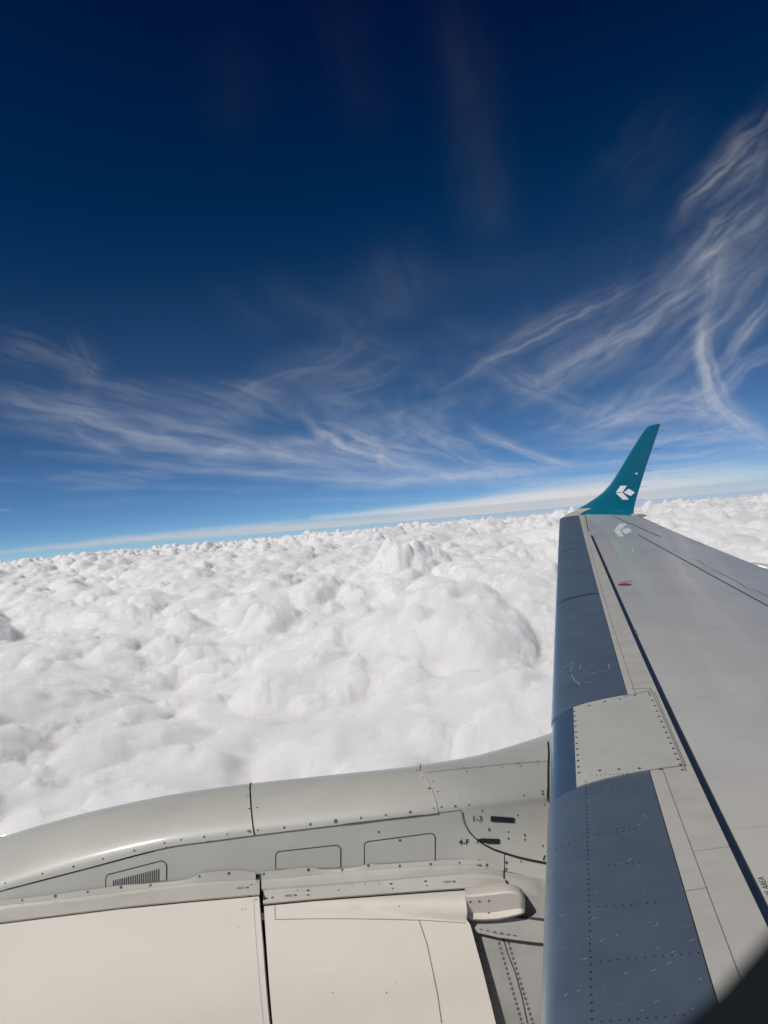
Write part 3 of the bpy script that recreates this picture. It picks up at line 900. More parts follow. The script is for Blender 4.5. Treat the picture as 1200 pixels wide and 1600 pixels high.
for (x0, y0, x1, y1, w) in dashes:
    pts = []
    for k in range(4):
        t = k / 3.0
        loc, n = cast(BW, x0 + (x1 - x0) * t, y0 + (y1 - y0) * t + 0.6 * math.sin(t * 3.1))
        if loc: pts.append((loc, n))
    if len(pts) < 4: continue
    for k, (loc, n) in enumerate(pts):
        tt = (pts[min(k + 1, 3)][0] - pts[max(k - 1, 0)][0]).normalized(); sd = n.cross(tt)
        ww = w * (0.25, 1, 1, 0.2)[k]
        V += [loc + n * 0.0011 + sd * ww, loc + n * 0.0011 - sd * ww]
        if k: b_ = len(V) - 4; Fc.append((b_, b_ + 1, b_ + 3, b_ + 2))
so = mesh_obj('scuff_marks', V, Fc, M_SCUFF, wing); so['kind'] = 'stuff'

# flap track fairing peeping out behind the trailing edge
def tube_loft(name, pts, mat, parent, nseg=12):
    """pts: (centre, radius_h, radius_v)"""
    V = []; Fc = []
    for i, (c, rh, rv) in enumerate(pts):
        c = Vector(c); t = (Vector(pts[min(i + 1, len(pts) - 1)][0]) - Vector(pts[max(i - 1, 0)][0])).normalized()
        s = t.cross(Vector((0, 0, 1))).normalized(); w = s.cross(t)
        for k in range(nseg):
            a = 2 * math.pi * k / nseg
            V.append(c + s * rh * math.cos(a) + w * rv * math.sin(a))
    for i in range(len(pts) - 1):
        for k in range(nseg):
            Fc.append((i * nseg + k, i * nseg + (k + 1) % nseg, (i + 1) * nseg + (k + 1) % nseg, (i + 1) * nseg + k))
    Fc.append(tuple(range(nseg))[::-1]); Fc.append(tuple((len(pts) - 1) * nseg + k for k in range(nseg)))
    return mesh_obj(name, V, Fc, mat, parent)
a = at(1158, 884, 9.2); b = at(1178, 884.5, 9.1); c = at(1235, 900, 8.9)
tube_loft('flap_track_fairing', [(a + Vector((-0.5, 0, -0.02)), .02, .02), (a, .03, .03), (b, .06, .05), (c, .09, .09), (c + (c - b), .05, .05)], M_STRIP, airliner)

# ------------------------------------------------------------------ winglet
ST = [((876.5, 811), (999, 806.5), 12.0), ((881, 807.5), (992, 804.5), 12.10), ((889, 803), (990, 801.5), 12.20),
      ((902, 796), (990.5, 797), 12.27), ((925, 782), (993, 784), 12.33), ((942.5, 768.6), (997, 770), 12.37), ((955, 754), (1002, 754), 12.41),
      ((969, 731), (1009, 731), 12.45), ((986, 703), (1018, 704), 12.49), ((1002, 678.5), (1026.5, 679), 12.53), ((1011, 667.5), (1030, 668), 12.55), ((1019.5, 664), (1031.5, 664), 12.56), ((1029, 662), (1032, 662), 12.56)]
def winglet_pts(s0, s1, nsub=3, ks=None, inner_only=False, lift=0.0):
    rows = []
    base = []
    for (l, t, d) in ST: base.append((at(*l, d), at(*t, d + 0.02)))
    base[0] = (W(0, Y_TIP), W(w_chord(Y_TIP), Y_TIP))
    def P(k):
        i = min(int(k), len(base) - 2); f = k - i
        def cr(j):
            p0, p1, p2, p3 = (base[max(i - 1, 0)][j], base[i][j], base[i + 1][j], base[min(i + 2, len(base) - 1)][j])
            return 0.5 * ((2 * p1) + (-p0 + p2) * f + (2 * p0 - 5 * p1 + 4 * p2 - p3) * f * f + (-p0 + 3 * p1 - 3 * p2 + p3) * f ** 3)
        return cr(0), cr(1)
    k = s0
    while k <= s1 + 1e-6:
        L, T = P(k)
        La, Ta = P(max(k - 0.3, 0)); Lb, Tb = P(min(k + 0.3, len(base) - 1.001))
        sp = ((Lb + Tb) - (La + Ta)).normalized(); cd = (T - L)
        n = cd.normalized().cross(sp).normalized()
        if k < 0.01: n = Vector((0, 0, 1))
        rows.append((L, T, n, cd.length))
        k += 1.0 / nsub
    return rows
def winglet_surface(s0, s1, c0, c1, nsub=3, m_=14, side=1, lift=0.0):
    grid = []
    for (L, T, n, ch) in winglet_pts(s0, s1, nsub):
        row = []
        for q in range(m_ + 1):
            s = (math.sqrt(c0) + (math.sqrt(c1) - math.sqrt(c0)) * q / m_) ** 2
            row.append(L + (T - L) * s + n * (0.085 * ch * foil(s) * (1 if side > 0 else -0.8) + lift * side))
        grid.append(row)
    return grid
gi = winglet_surface(0, len(ST) - 1.001, 0, 1, side=1); go = winglet_surface(0, len(ST) - 1.001, 0, 1, side=-1)
V = []; Fc = []
nc = 29
for ri, ro in zip(gi, go): V += ri[::-1] + ro[1:]
for r in range(len(gi) - 1):
    for c_ in range(nc - 1):
        a = r * nc + c_; Fc.append((a, a + 1, a + 1 + nc, a + nc))
Fc.append(tuple((len(gi) - 1) * nc + k for k in range(nc)))
winglet = mesh_obj('winglet', V, Fc, M_TEAL, airliner)
slab('winglet_root_fairing', winglet_surface(0, 3.05, 0.0, 0.24, 4, 10, 1, 0.003), M_STRIP, winglet, 0.003, outward=Vector((-0.3, -1, 0.8)))
BL = bvh_of([winglet])
def z8(x, y): return (890 + x / 5.714, 640 + y / 5.714)
for quad in (((412, 738), (455, 680), (510, 680), (472, 738)), ((412, 746), (472, 742), (530, 803), (475, 805)), ((482, 740), (528, 707), (582, 740), (545, 772))):
    q = [z8(*p) for p in quad]
    px_patch('emblem_shape', BL, [q[0], q[1]] if quad[0][1] != 746 else [q[0], q[1]], [q[3], q[2]], M_WHITE, winglet, 5, 5, 0.003, 0.004)
disc('round_light', BL, 994.3, 740, 1.5, 1.5, M_WHITE, winglet)
def rod(name, a, b, r, mat, parent):
    return tube_loft(name, [(a, r, r), (b, r * 0.7, r * 0.7)], mat, parent, 6)
for (x0, y0, x1, y1, d) in ((1029, 673, 1040, 673.6, 12.55), (1018.5, 701, 1031, 701, 12.51), (1007, 735.5, 1019, 735.5, 12.46), (999, 761, 1011, 760, 12.41), (992, 781, 1005.5, 780.5, 12.35), (989, 799, 1002, 798.5, 12.30)):
    rod('static_wick', at(x0, y0, d), at(x1, y1, d + 0.02), 0.0036, M_WICK, winglet)
rod('static_wick', at(1018, 817, 11.2), at(1032, 818, 11.25), 0.0036, M_WICK, wing)
tube_loft('tail_light_pod', [(at(985, 806, 12.1), .02, .02), (at(992, 805.5, 12.1), .03, .03), (at(1004, 805.5, 12.15), .03, .03), (at(1009, 806, 12.2), .015, .015)], M_STRIP, winglet)
# ================================================================== PYLON AND ENGINE NACELLE
S_L = [(-300, 1478), (-200, 1412), (-100, 1358), (0, 1316), (100, 1283), (200, 1258.5), (300, 1240), (390, 1227.5), (525, 1214), (600, 1206.5), (655, 1201), (750, 1190), (812, 1177), (855, 1165), (900, 1150)]
S_D = [(-300, 3.72), (300, 3.72), (560, 3.72), (640, 3.74), (720, 3.83), (790, 4.02), (855, 4.28), (900, 4.5)]
E_L = [(-300, 1482), (-100, 1421), (0, 1392), (133, 1357), (260, 1324), (330, 1314), (397, 1305), (540, 1287.5), (640, 1276), (680, 1271), (722, 1265.7), (780, 1259), (855, 1252), (900, 1250)]
E_D = [(-300, 3.42), (300, 3.42), (580, 3.42), (660, 3.435), (722, 3.48), (790, 3.58), (855, 3.72), (900, 3.84)]
G_L = [(-300, 1450), (-100, 1419), (0, 1409), (83, 1400), (187, 1387), (290, 1376), (360, 1368), (400, 1366), (481, 1361), (590, 1354), (679, 1349), (740, 1348), (787, 1360), (850, 1374), (900, 1380)]
G_D = [(-300, 3.405), (600, 3.405), (720, 3.405), (787, 3.40), (855, 3.385), (900, 3.38)]
UP = Vector((0, 0, 1))
def pyl(x, v):
    A = at(x, interp(x, S_L) + 5, interp(x, S_D)); B = at(x, max(interp(x, E_L), interp(x, S_L) + 8), interp(x, E_D))
    D = A - B; k = D.z; h = Vector((D.x, D.y, 0))
    if v <= -1:
        P = A + h - UP * k * 1.4
        return P - UP * (-1 - v) * 0.8
    if v <= 0:
        s = -v * math.pi / 2
        return A + h * math.sin(s) - UP * k * 1.4 * (1 - math.cos(s))
    if v <= 1:
        s = (1 - v) * math.pi / 2
        return B + h * (1 - math.cos(s)) + UP * k * math.sin(s)
    G = at(x, max(interp(x, G_L), interp(x, E_L) + 4), lin(x, G_D))
    t = v - 1
    # leaves the round top tangentially, nearly straight down
    Q = B.lerp(G, t)
    return Q
def v_of(x, py):
    a, b = -0.3, 2.0
    for _ in range(30):
        m_ = (a + b) / 2
        if project(pyl(x, m_))[1] < py: a = m_
        else: b = m_
    return (a + b) / 2

pylon = None
def pyl_grid(xa, xb, va, vb, n, m_):
    """xa, xb: functions of v; va, vb: functions of x"""
    g = []
    for r in range(m_ + 1):
        row = []
        for c in range(n + 1):
            x = 0; 
            t = c / n
            xm = xa(0.5) + (xb(0.5) - xa(0.5)) * t
            v0, v1 = va(xm), vb(xm)
            v = v0 + (v1 - v0) * r / m_
            x = xa(v) + (xb(v) - xa(v)) * t
            v0, v1 = va(x), vb(x)
            v = v0 + (v1 - v0) * r / m_
            row.append(pyl(x, v))
        g.append(row)
    return g
# dark core just under the outer panels
core = []
for r in range(41):
    v = -2 + 4.0 * r / 40
    core.append([pyl(-300 + 1196 * c / 90, v) for c in range(91)])
pylon = slab('pylon', core, M_DARK, airliner, 0.004, outward=Vector((0, -1, 0.5)), lift=-0.007)
def brk(y0, x0, y1, x1, bulge=0.0):
    """joint line of the round cap from (x0,y0) at the crest to (x1,y1) at its lower edge"""
    def f(v):
        t = min(max(v, 0), 1)
        return x0 + (x1 - x0) * (1 - (1 - t) ** (1 + bulge))
    return f
B1 = brk(0, 390, 0, 397.5); B2 = brk(0, 656, 0, 684.5, 0.9)
def vE(x):
    return 1.0 - 0.0
def shift(f, d): return lambda v: f(v) + d
slab('top_fairing_panel', pyl_grid(lambda v: -300, shift(B1, -0.6), lambda x: -1.9, lambda x: 0.993, 50, 44), M_PYLON, pylon, 0.006)
slab('top_fairing_panel', pyl_grid(shift(B1, 0.6), shift(B2, -0.6), lambda x: -1.9, lambda x: 0.993, 36, 44), M_PYLON, pylon, 0.006)
# wing fillet panel, cut by the long curve
C_L = [(722, 1267), (723.5, 1276), (727, 1287), (734, 1299), (744, 1309.5), (757, 1318.5), (772, 1326), (790, 1332), (810, 1338), (832, 1343), (855, 1347), (900, 1353)]
def vC(x):
    if x <= 722: return 0.993
    return v_of(x, lin(x, C_L))
vtab = {}
def vCc(x):
    k = round(x * 2) / 2.0
    if k not in vtab: vtab[k] = vC(k)
    k0 = math.floor(x * 2) / 2.0; k1 = k0 + 0.5
    for k in (k0, k1):
        if k not in vtab: vtab[k] = vC(k)
    return vtab[k0] + (vtab[k1] - vtab[k0]) * (x - k0) * 2
slab('wing_fillet_panel', pyl_grid(shift(B2, 0.6), lambda v: 896, lambda x: -1.9, vCc, 170, 52), M_PYLON, pylon, 0.008, lift=0.001)
# flat pylon side below the caps
slab('side_panel', pyl_grid(lambda v: -300, lambda v: 722, lambda x: 1.012, lambda x: 2.0, 70, 6), M_PYLON, pylon, 0.006)
slab('side_panel', pyl_grid(lambda v: 722, lambda v: 787.5, lambda x: min(vCc(x) + 0.035, 1.96), lambda x: 2.0, 40, 6), M_PYLON, pylon, 0.006)
slab('side_panel', pyl_grid(lambda v: 789.5, lambda v: 896, lambda x: min(vCc(x) + 0.035, 1.97), lambda x: 2.0, 30, 4), M_PYLON, pylon, 0.006)
pobj = [o for o in pylon.children]
BP = bvh_of(pobj)
px_ribbon('panel_joint', BP, [(0, 1392), (66, 1375.5), (133, 1357.5), (200, 1340), (260, 1324), (300, 1318), (330, 1314), (397, 1305), (540, 1287.5), (680, 1271.2), (721, 1266.3)], 0.0048, M_DARK, pylon, 0.0012, 5)
# step shadow drawn as a grey strip along the curve, small tick at its end
px_ribbon('curved_edge_shadow', BP, [(721.5, 1268), (722.5, 1277), (726, 1288), (733, 1300.5), (743, 1311), (756, 1320), (771, 1327.5), (789, 1333.8), (810, 1339.8), (832, 1344.8), (852, 1348.5)], 0.007, M_SEAM, pylon, 0.0052, 3)
px_ribbon('panel_seam', BP, [(847, 1348), (850.5, 1337)], 0.005, M_DARK, pylon, 0.005, 3)
px_ribbon('panel_seam', BP, [(664, 1208), (700, 1204), (760, 1197.5), (815, 1192.5), (856, 1190)], 0.0032, M_SEAM, pylon, 0.004)
px_ribbon('slat_seal', BP, [(856, 1160), (857, 1178), (856, 1200), (855.5, 1230), (854, 1252)], 0.008, M_DARK, pylon, 0.006, 4)
px_ribbon('panel_seam', BP, [(787, 1361), (810, 1366), (835, 1372), (849, 1378)], 0.0032, M_SEAM, pylon, 0.004, 4)
# access panels let into the side: dark joint, plate proud of it
def rounded(x0, x1, yt0, yt1, yb0, yb1, r=9, grow=0.0):
    """top and bottom lines of a plate with round upper corners"""
    top = [];
    x0 -= grow; x1 += grow; yt0 -= grow; yt1 -= grow
    n = 6
    for k in range(n + 1):
        a = math.pi / 2 * k / n
        top.append((x0 + r - r * math.cos(a), yt0 + (yt1 - yt0) * 0 + r - r * math.sin(a)))
    for k in range(n, -1, -1):
        a = math.pi / 2 * k / n
        top.append((x1 - r + r * math.cos(a), yt1 + r - r * math.sin(a)))
    bot = [(x0 + (x1 - x0) * (p[0] - x0) / (x1 - x0), yb0 + (yb1 - yb0) * (p[0] - x0) / (x1 - x0)) for p in top]
    return top, bot
def plate(name, x0, x1, yt0, yt1, yb0, yb1, r, bvh, parent, mat):
    t, b = rounded(x0, x1, yt0, yt1, yb0, yb1, r, 0.9)
    rim = px_ribbon('plate_joint', bvh, [(x0 - .5, yb0)] + t + [(x1 + .5, yb1)], 0.0042, M_DARK, parent, 0.0008, 3)
    t, b = rounded(x0, x1, yt0, yt1, yb0, yb1, r, -0.4)
    def grid_between(t, b, m_=4):
        g = []
        for k in range(m_ + 1):
            row = []
            for p, q in zip(t, b):
                loc, n = cast(bvh, p[0] + (q[0] - p[0]) * k / m_, p[1] + (q[1] - p[1]) * k / m_)
                if loc is None: return None
                row.append(loc)
            g.append(row)
        return g
    g = grid_between(t, b)
    return slab(name, g, mat, parent, 0.002, lift=0.0022) if g else None
vent = plate('vent_panel', 166, 260, 1366, 1346, 1386.5, 1375, 9, BP, pylon, M_PYLON)
plate('access_panel', 431.5, 532, 1331, 1321.5, 1358, 1355, 8, BP, pylon, M_PYLON)
plate('access_panel', 570, 679.5, 1315.5, 1303, 1350.5, 1345, 8, BP, pylon, M_PYLON)
for k in range(22):
    x = 177.8 + k * 3.36
    yt = 1375.5 - (x - 177) * 0.255; yb = 1383.5 - (x - 177) * 0.105
    px_ribbon('vent_slot', BP, [(x, yt), (x, (yt + yb) / 2), (x, yb)], 0.0052, M_DARK, vent, 0.0031, 3)
# stencilled marks
def mark(name, quad):
    px_patch(name, BP, [quad[0], quad[1]], [quad[3], quad[2]], M_INK, pylon, 10, 3, 0.001, 0.0055)
mark('position_bar', [(766, 1275.3), (802.8, 1278), (802.5, 1285.4), (765.8, 1283.2)])
mark('position_bar', [(744.5, 1309.8), (779.8, 1311), (779.2, 1318.2), (744, 1317.6)])
def px_text(txt, name, px, py, size_px, bvh, parent, lift=0.0045, slope=0.0, wide=1.0, mat=None):
    cu = bpy.data.curves.new('lettering', 'FONT'); cu.body = txt; cu.size = 1.0; cu.resolution_u = 4
    cu.offset = 0.002
    tmp = bpy.data.objects.new('lettering', cu); COL.objects.link(tmp); bpy.context.view_layer.update()
    me0 = bpy.data.meshes.new_from_object(tmp.evaluated_get(bpy.context.evaluated_depsgraph_get()))
    bpy.data.objects.remove(tmp)
    V = []
    for p in me0.vertices:
        x = px + p.co.x * size_px * wide; y = py - p.co.y * size_px + (p.co.x * size_px) * slope
        loc, n = cast(bvh, x, y)
        V.append((loc + n * lift) if loc else V[-1])
    Fc = [tuple(p.vertices) for p in me0.polygons]
    bpy.data.meshes.remove(me0)
    return mesh_obj(name, V, Fc, mat or M_INK, parent, smooth=False)
px_text('1-3', 'stencil_lettering', 736.5, 1283.2, 12.5, BP, pylon)
px_text('4-F', 'stencil_lettering', 716.5, 1319.8, 12.5, BP, pylon, 0.0035)
sc = [(8, 1380), (66, 1365), (115, 1354), (161, 1342), (210, 1329), (257, 1317), (283, 1312), (319, 1307.5), (355, 1303.5), (388, 1298.5), (386, 1230), (387.5, 1243), (389.5, 1263.5), (390.5, 1299),
      (402, 1262), (403, 1297), (444, 1293), (485, 1288), (524.5, 1283, 1.7), (564, 1278), (603, 1273.5), (641, 1269), (678, 1263), (652, 1203.5), (661.5, 1215), (671, 1232, 1.4), (677, 1221),
      (684.5, 1237), (690, 1261), (711.5, 1260), (733, 1258), (725, 1200, 1.3), (729, 1205), (753, 1200), (785, 1199), (809, 1193, 1.3), (814, 1197, 1.2), (840, 1189.5, 1.2), (841, 1194.5), (848, 1236.5, 1.3), (848, 1241, 1.3), (851, 1258),
      (753.5, 1267), (764.5, 1296.5, 1.3), (794.5, 1300), (820, 1305, 1.2), (794.5, 1310.5), (820.5, 1312), (809, 1274), (848.5, 1322), (819, 1243),
      (791.5, 1348, 1.4), (791, 1358, 1.2), (814, 1346),
      (172, 1371, .8), (212, 1361, 1.1), (252, 1351.5, .9), (438, 1336.5, 1), (482, 1330, 1.2), (526, 1326.5, 1), (526, 1351, .8), (575, 1321, 1.3), (625, 1313, 1.1), (674, 1308, 1), (603, 1336.5, 1), (673, 1344), (592, 1300)]
screws('pylon_screws', BP, sc, pylon, 0.0058)

# ---- rails between pylon and cowls: three folded strips, from pixel rows with their own depths
def strip_grid(rows, xs):
    """rows: list of (line, depth offset list) -> grid"""
    return [[at(x, interp(x, ln), lin(x, dp)) for x in xs] for ln, dp in rows]
def off(D, d): return [(x, v + d) for x, v in D]
WAVY1 = [(-300, 1440), (-100, 1416.5), (0, 1407), (83, 1398), (187, 1384), (250, 1379), (290, 1374.3), (303, 1369.5), (314, 1365), (335, 1362.5), (360, 1360.5), (380, 1361), (399.5, 1363.5)]
FOLD1 = [(-300, 1446), (-100, 1425), (0, 1415), (133, 1400), (277, 1382), (330, 1377), (399.5, 1374.5)]
LOW1 = [(-300, 1476), (-100, 1452), (0, 1440.5), (193, 1416.5), (300, 1406), (407, 1396.5)]
xs1 = [-300 + (399.5 + 300) * k / 90 for k in range(91)]
slab('rail_strip', strip_grid([(WAVY1, off(G_D, -0.012)), (FOLD1, off(G_D, -0.02))], xs1), M_PYLON, pylon, 0.006)
slab('rail_strip', strip_grid([([(x, y + 0.2) for x, y in FOLD1], off(G_D, -0.02)), ([(x, (y + z) / 2 - 1.5) for (x, y), (_, z) in zip(FOLD1, [(a, interp(a, LOW1)) for a, _ in FOLD1])], off(G_D, -0.115)), (LOW1, off(G_D, -0.205))], [-300 + (405.5 + 300) * k / 60 for k in range(61)]), M_RAIL, pylon, 0.006)
WAVY2 = [(408, 1363), (420, 1361.5), (455, 1358), (481, 1356), (492, 1356.6), (504, 1358.3), (520, 1358.5), (548, 1356.3), (562, 1353.5), (575, 1350.3), (590, 1350.5), (640, 1347.5), (679, 1345), (700, 1343.7), (740, 1343.7), (760, 1346), (787, 1357)]
FOLD2 = [(408, 1374), (460, 1370), (535, 1362.5), (600, 1357.5), (679, 1352.5), (735, 1351), (765, 1355), (787, 1362.5)]
LOW2 = [(409, 1388.5), (460, 1384.5), (535, 1379), (600, 1373.5), (679, 1366.5), (735, 1363), (765, 1366.5), (788.5, 1371)]
BOT2 = [(411.5, 1411.8), (500, 1403.5), (600, 1396), (679, 1390.3), (725, 1387), (791, 1379)]
xs2 = [408.5 + (786.5 - 408.5) * k / 90 for k in range(91)]
slab('rail_strip', strip_grid([(WAVY2, off(G_D, -0.012)), (FOLD2, off(G_D, -0.02))], xs2), M_PYLON, pylon, 0.006)
slab('rail_strip', strip_grid([([(x, y + 0.2) for x, y in FOLD2], off(G_D, -0.02)), (LOW2, off(G_D, -0.125))], xs2), M_RAIL, pylon, 0.010)
slab('rail_strip', strip_grid([([(x, y + 1.8) for x, y in LOW2], off(G_D, -0.118)), (BOT2, off(G_D, -0.215))], [411 + (790 - 411) * k / 60 for k in range(61)]), M_RAIL, pylon, 0.006)
# dark back under the rails so that every joint reads as a real gap
xb = [-300 + (792 + 300) * k / 100 for k in range(101)]
slab('rail_backing', strip_grid([(G_L, off(G_D, 0.004)), ([(-300, 1462), (0, 1424), (400, 1385), (735, 1358), (792, 1369)], off(G_D, -0.045)), ([(-300, 1486), (0, 1449), (400, 1412), (411, 1418), (725, 1394), (792, 1386)], off(G_D, -0.165))], xb), M_DARK, pylon, 0.004)
BR = bvh_of([o for o in pylon.children if o.name.startswith('rail_strip')])
sc = [(35, 1406.5), (86.5, 1400, 1.3), (137, 1393.5), (189, 1386.5, 1.2), (235, 1383, 1.1), (311.5, 1369.3), (357.5, 1364.5, 1.3), (399.5, 1366.5, 1.4), (393, 1382.5, 1.2), (412, 1365.5, 1.1), (482, 1359, 1.4), (534.5, 1359, 1.2), (575.5, 1352.3, 1.2), (624.5, 1353), (673, 1350), (718, 1348), (761, 1351.5),
      (415.5, 1404, 1.5), (425.5, 1402.5, 1.1), (481.5, 1391.5, 1.4), (481.5, 1398.5, 1.1), (529, 1391), (465, 1392, .6), (611, 1381, 1.3), (613.5, 1388.5), (665, 1377), (667, 1384), (664, 1377), (775, 1375.5, .8), (779, 1376, 1.1), (781, 1378.5, .8), (550, 1383, .7), (570, 1381.5, .7), (592, 1380, .7), (390.5, 1399, .5)]
screws('rail_screws', BR, sc, pylon, 0.0056)
px_text('HOLD TM', 'small_placard_lettering', 445, 1401.5, 4.2, BR, pylon, 0.002, -0.05)
px_text('HOLD TM', 'small_placard_lettering', 693, 1379.8, 4.2, BR, pylon, 0.002, -0.03)
px_text('HOLD TM', 'small_placard_lettering', 370, 1389.5, 4.2, BR, pylon, 0.002, -0.05)

# ---- aft lower fairing of the pylon (round shoulder, then flat side)
F1 = [(789, 1362), (815, 1367), (835, 1371), (852, 1374.5), (900, 1380)]
F2 = [(789, 1372), (815, 1376), (835, 1382), (852, 1393), (900, 1415)]
F3 = [(791, 1384), (815, 1388), (835, 1396), (852, 1409), (900, 1430)]
F4 = [(793, 1440), (818, 1430), (835, 1427), (852, 1422), (900, 1420)]
F5 = [(793, 1441), (818, 1437), (835, 1436.5), (852, 1436), (900, 1436)]
xf = [789.3 + (896 - 789.3) * k / 40 for k in range(41)]
def mixl(A, B, t, x): return interp(x, A) * (1 - t) + interp(x, B) * t
dd = [(789, 3.37), (852, 3.35), (900, 3.35)]
rows = [(F1, off(dd, 0.0)), ([(x, mixl(F1, F2, .5, x)) for x, _ in F1], off(dd, -0.04)), (F2, off(dd, -0.07)), (F3, off(dd, -0.11)), ([(x, mixl(F3, F4, .3, x)) for x, _ in F1], off(dd, -0.12)), (F4, off(dd, -0.10)), (F5, off(dd, -0.04))]
slab('aft_fairing', strip_grid(rows, xf), M_PYLON, pylon, 0.01)

# ------------------------------------------------------------------ nacelle
AX_Y, AX_Z = 3.75, -2.33
def cyl(X, th, r): return Vector((X, AX_Y - r * math.sin(th), AX_Z + r * math.cos(th)))
def rad(X):
    """outer radius of the cowl along its length"""
    if X < -1.9: return 1.0 - 0.22 * ((-1.9 - X) / 0.75) ** 2
    return 1.0 - 0.015 * max(0, X - 0.1)
nacelle = mesh_obj('engine_nacelle', *(lambda n, m_: ([cyl(-2.6 + (0.30 + 2.6) * i / n, math.radians(-150 + 300 * j / m_), rad(-2.6 + 2.9 * i / n) - 0.16) for i in range(n + 1) for j in range(m_ + 1)],
        [(i * (m_ + 1) + j, i * (m_ + 1) + j + 1, (i + 1) * (m_ + 1) + j + 1, (i + 1) * (m_ + 1) + j) for i in range(n) for j in range(m_)]))(20, 48), M_DARK, airliner)
def cyl_hit(px, py, r=1.0):
    d = ray(px, py)
    # circle in the Y-Z plane
    a = d.y ** 2 + d.z ** 2; b = -2 * (d.y * AX_Y + d.z * AX_Z); c = AX_Y ** 2 + AX_Z ** 2 - r * r
    t = (-b - math.sqrt(b * b - 4 * a * c)) / (2 * a)
    P = d * t
    return P.x, math.atan2(AX_Y - P.y, P.z - AX_Z)
def edge(pts):
    L = sorted((cyl_hit(*p)[1], cyl_hit(*p)[0]) for p in pts)
    return lambda th: lin(th, L)
X_gap_l = edge([(405, 1405), (411, 1480), (421, 1600)])
X_gap_r = edge([(412.3, 1412), (418, 1500), (426, 1600)])
X_te = edge([(726, 1391), (727.5, 1430), (735, 1446), (754, 1515), (775, 1600)])
topL = sorted((cyl_hit(x, y)[0], cyl_hit(x, y)[1]) for x, y in [(-200, 1467), (0, 1444.5), (193, 1420.5), (300, 1410), (400, 1401)])
topR = sorted((cyl_hit(x, y)[0], cyl_hit(x, y)[1]) for x, y in [(413, 1416), (500, 1407.5), (600, 1400), (679, 1394.3), (725, 1391)])
X450, X725 = cyl_hit(450, 1415)[0], cyl_hit(726, 1410)[0]
creaseR = sorted((cyl_hit(x, y)[0], cyl_hit(x, y)[1]) for x, y in [(430, 1424), (530, 1427), (640, 1432), (735, 1442)])
def cowl_pt(X, th, bulge):
    r = rad(X)
    if bulge:
        w = min(max((X - X450) / (0.75 * (X725 - X450)), 0), 1); w = w * w * (3 - 2 * w)
        t0 = lin(X, topR); t1 = lin(X, creaseR)
        q = (th - t0) / (t1 - t0)
        C1 = cyl(X, t1, r); C0 = cyl(X, t0, r)
        if q < 1:
            P = cyl(X, th, r)
            zl = C0.z - 0.018 - 0.028                      # narrow ledge, then an upright face down to the crease
            yf = C1.y + 0.004
            if q < 0.30:
                k = q / 0.30; k2 = math.sin(k * math.pi / 2)
                Q = Vector((X, C0.y + (yf - C0.y) * k, C0.z - 0.046 * (1 - math.sqrt(max(0, 1 - k ** 3)))))
            else:
                k = (q - 0.30) / 0.70
                Q = Vector((X, yf + (C1.y - yf) * k, (C0.z - 0.046) + (C1.z - C0.z + 0.046) * k))
            return P.lerp(Q, w)
        else:
            r += 0.010 * w * math.exp(-(q - 1) * 7) * min(1, (q - 1) * 8)
    return cyl(X, th, r)
def cowl_grid(X0, X1, th0, th1, n, m_, bulge=False):
    g = []
    for r_ in range(m_ + 1):
        row = []
        for c in range(n + 1):
            t = c / n
            xm = X0(0.9) + (X1(0.9) - X0(0.9)) * t
            q = (r_ / m_) ** 1.6
            th = th0(xm) + (th1 - th0(xm)) * q
            X = X0(th) + (X1(th) - X0(th)) * t
            row.append(cowl_pt(X, th, bulge))
        g.append(row)
    return g
slab('cowl_panel', cowl_grid(lambda t: -2.3, X_gap_l, lambda X: lin(X, topL), R(165), 30, 50), M_COWL, nacelle, 0.03)
slab('cowl_panel', cowl_grid(X_gap_r, X_te, lambda X: lin(X, topR), R(165), 40, 90, True), M_COWL, nacelle, 0.035)
slab('cowl_panel', [[cyl(-2.3 + 2.7 * c / 20, R(-165 + 95 * r_ / 24), rad(-2.3 + 2.7 * c / 20)) for c in range(21)] for r_ in range(25)], M_COWL, nacelle, 0.03, outward=Vector((0, 1, 0.3)))
slab('intake_lip', [[cyl(-2.31 - 0.34 * math.sin(a), R(35 + 290 * c / 48), rad(-2.3) - 0.085 + 0.085 * math.cos(a)) for c in range(49)] for a in [math.pi * k / 10 for k in range(11)]], M_SLAT, nacelle, 0.004, outward=Vector((-1, -0.2, 0)))
BC = bvh_of([o for o in nacelle.children if o.name.startswith('cowl_panel')])
px_ribbon('panel_seam', BC, [(430, 1437), (480, 1435.8), (540, 1435.6), (600, 1436.3), (660, 1438), (735, 1443)], 0.0016, M_SEAM, nacelle, 0.002)
px_ribbon('panel_seam', BC, [(655, 1438.5), (667, 1475), (675, 1512), (684, 1556), (690, 1599)], 0.0030, M_SEAM, nacelle, 0.002)
px_ribbon('panel_seam', BC, [(429.5, 1415), (430, 1437)], 0.0018, M_SEAM, nacelle, 0.002)
px_ribbon('panel_seam', BC, [(396, 1405), (400, 1470), (405, 1530), (412, 1599)], 0.0014, M_RAIL, nacelle, 0.002)
screws('cowl_nicks', BC, [(400, 1405.5, 1), (378, 1421, .7), (383, 1420.5, .6), (520, 1551, .7), (604, 1551.5, .8), (624, 1416, .7), (620, 1536, .5), (373, 1449, .5)], nacelle, 0.004, M_SEAM)

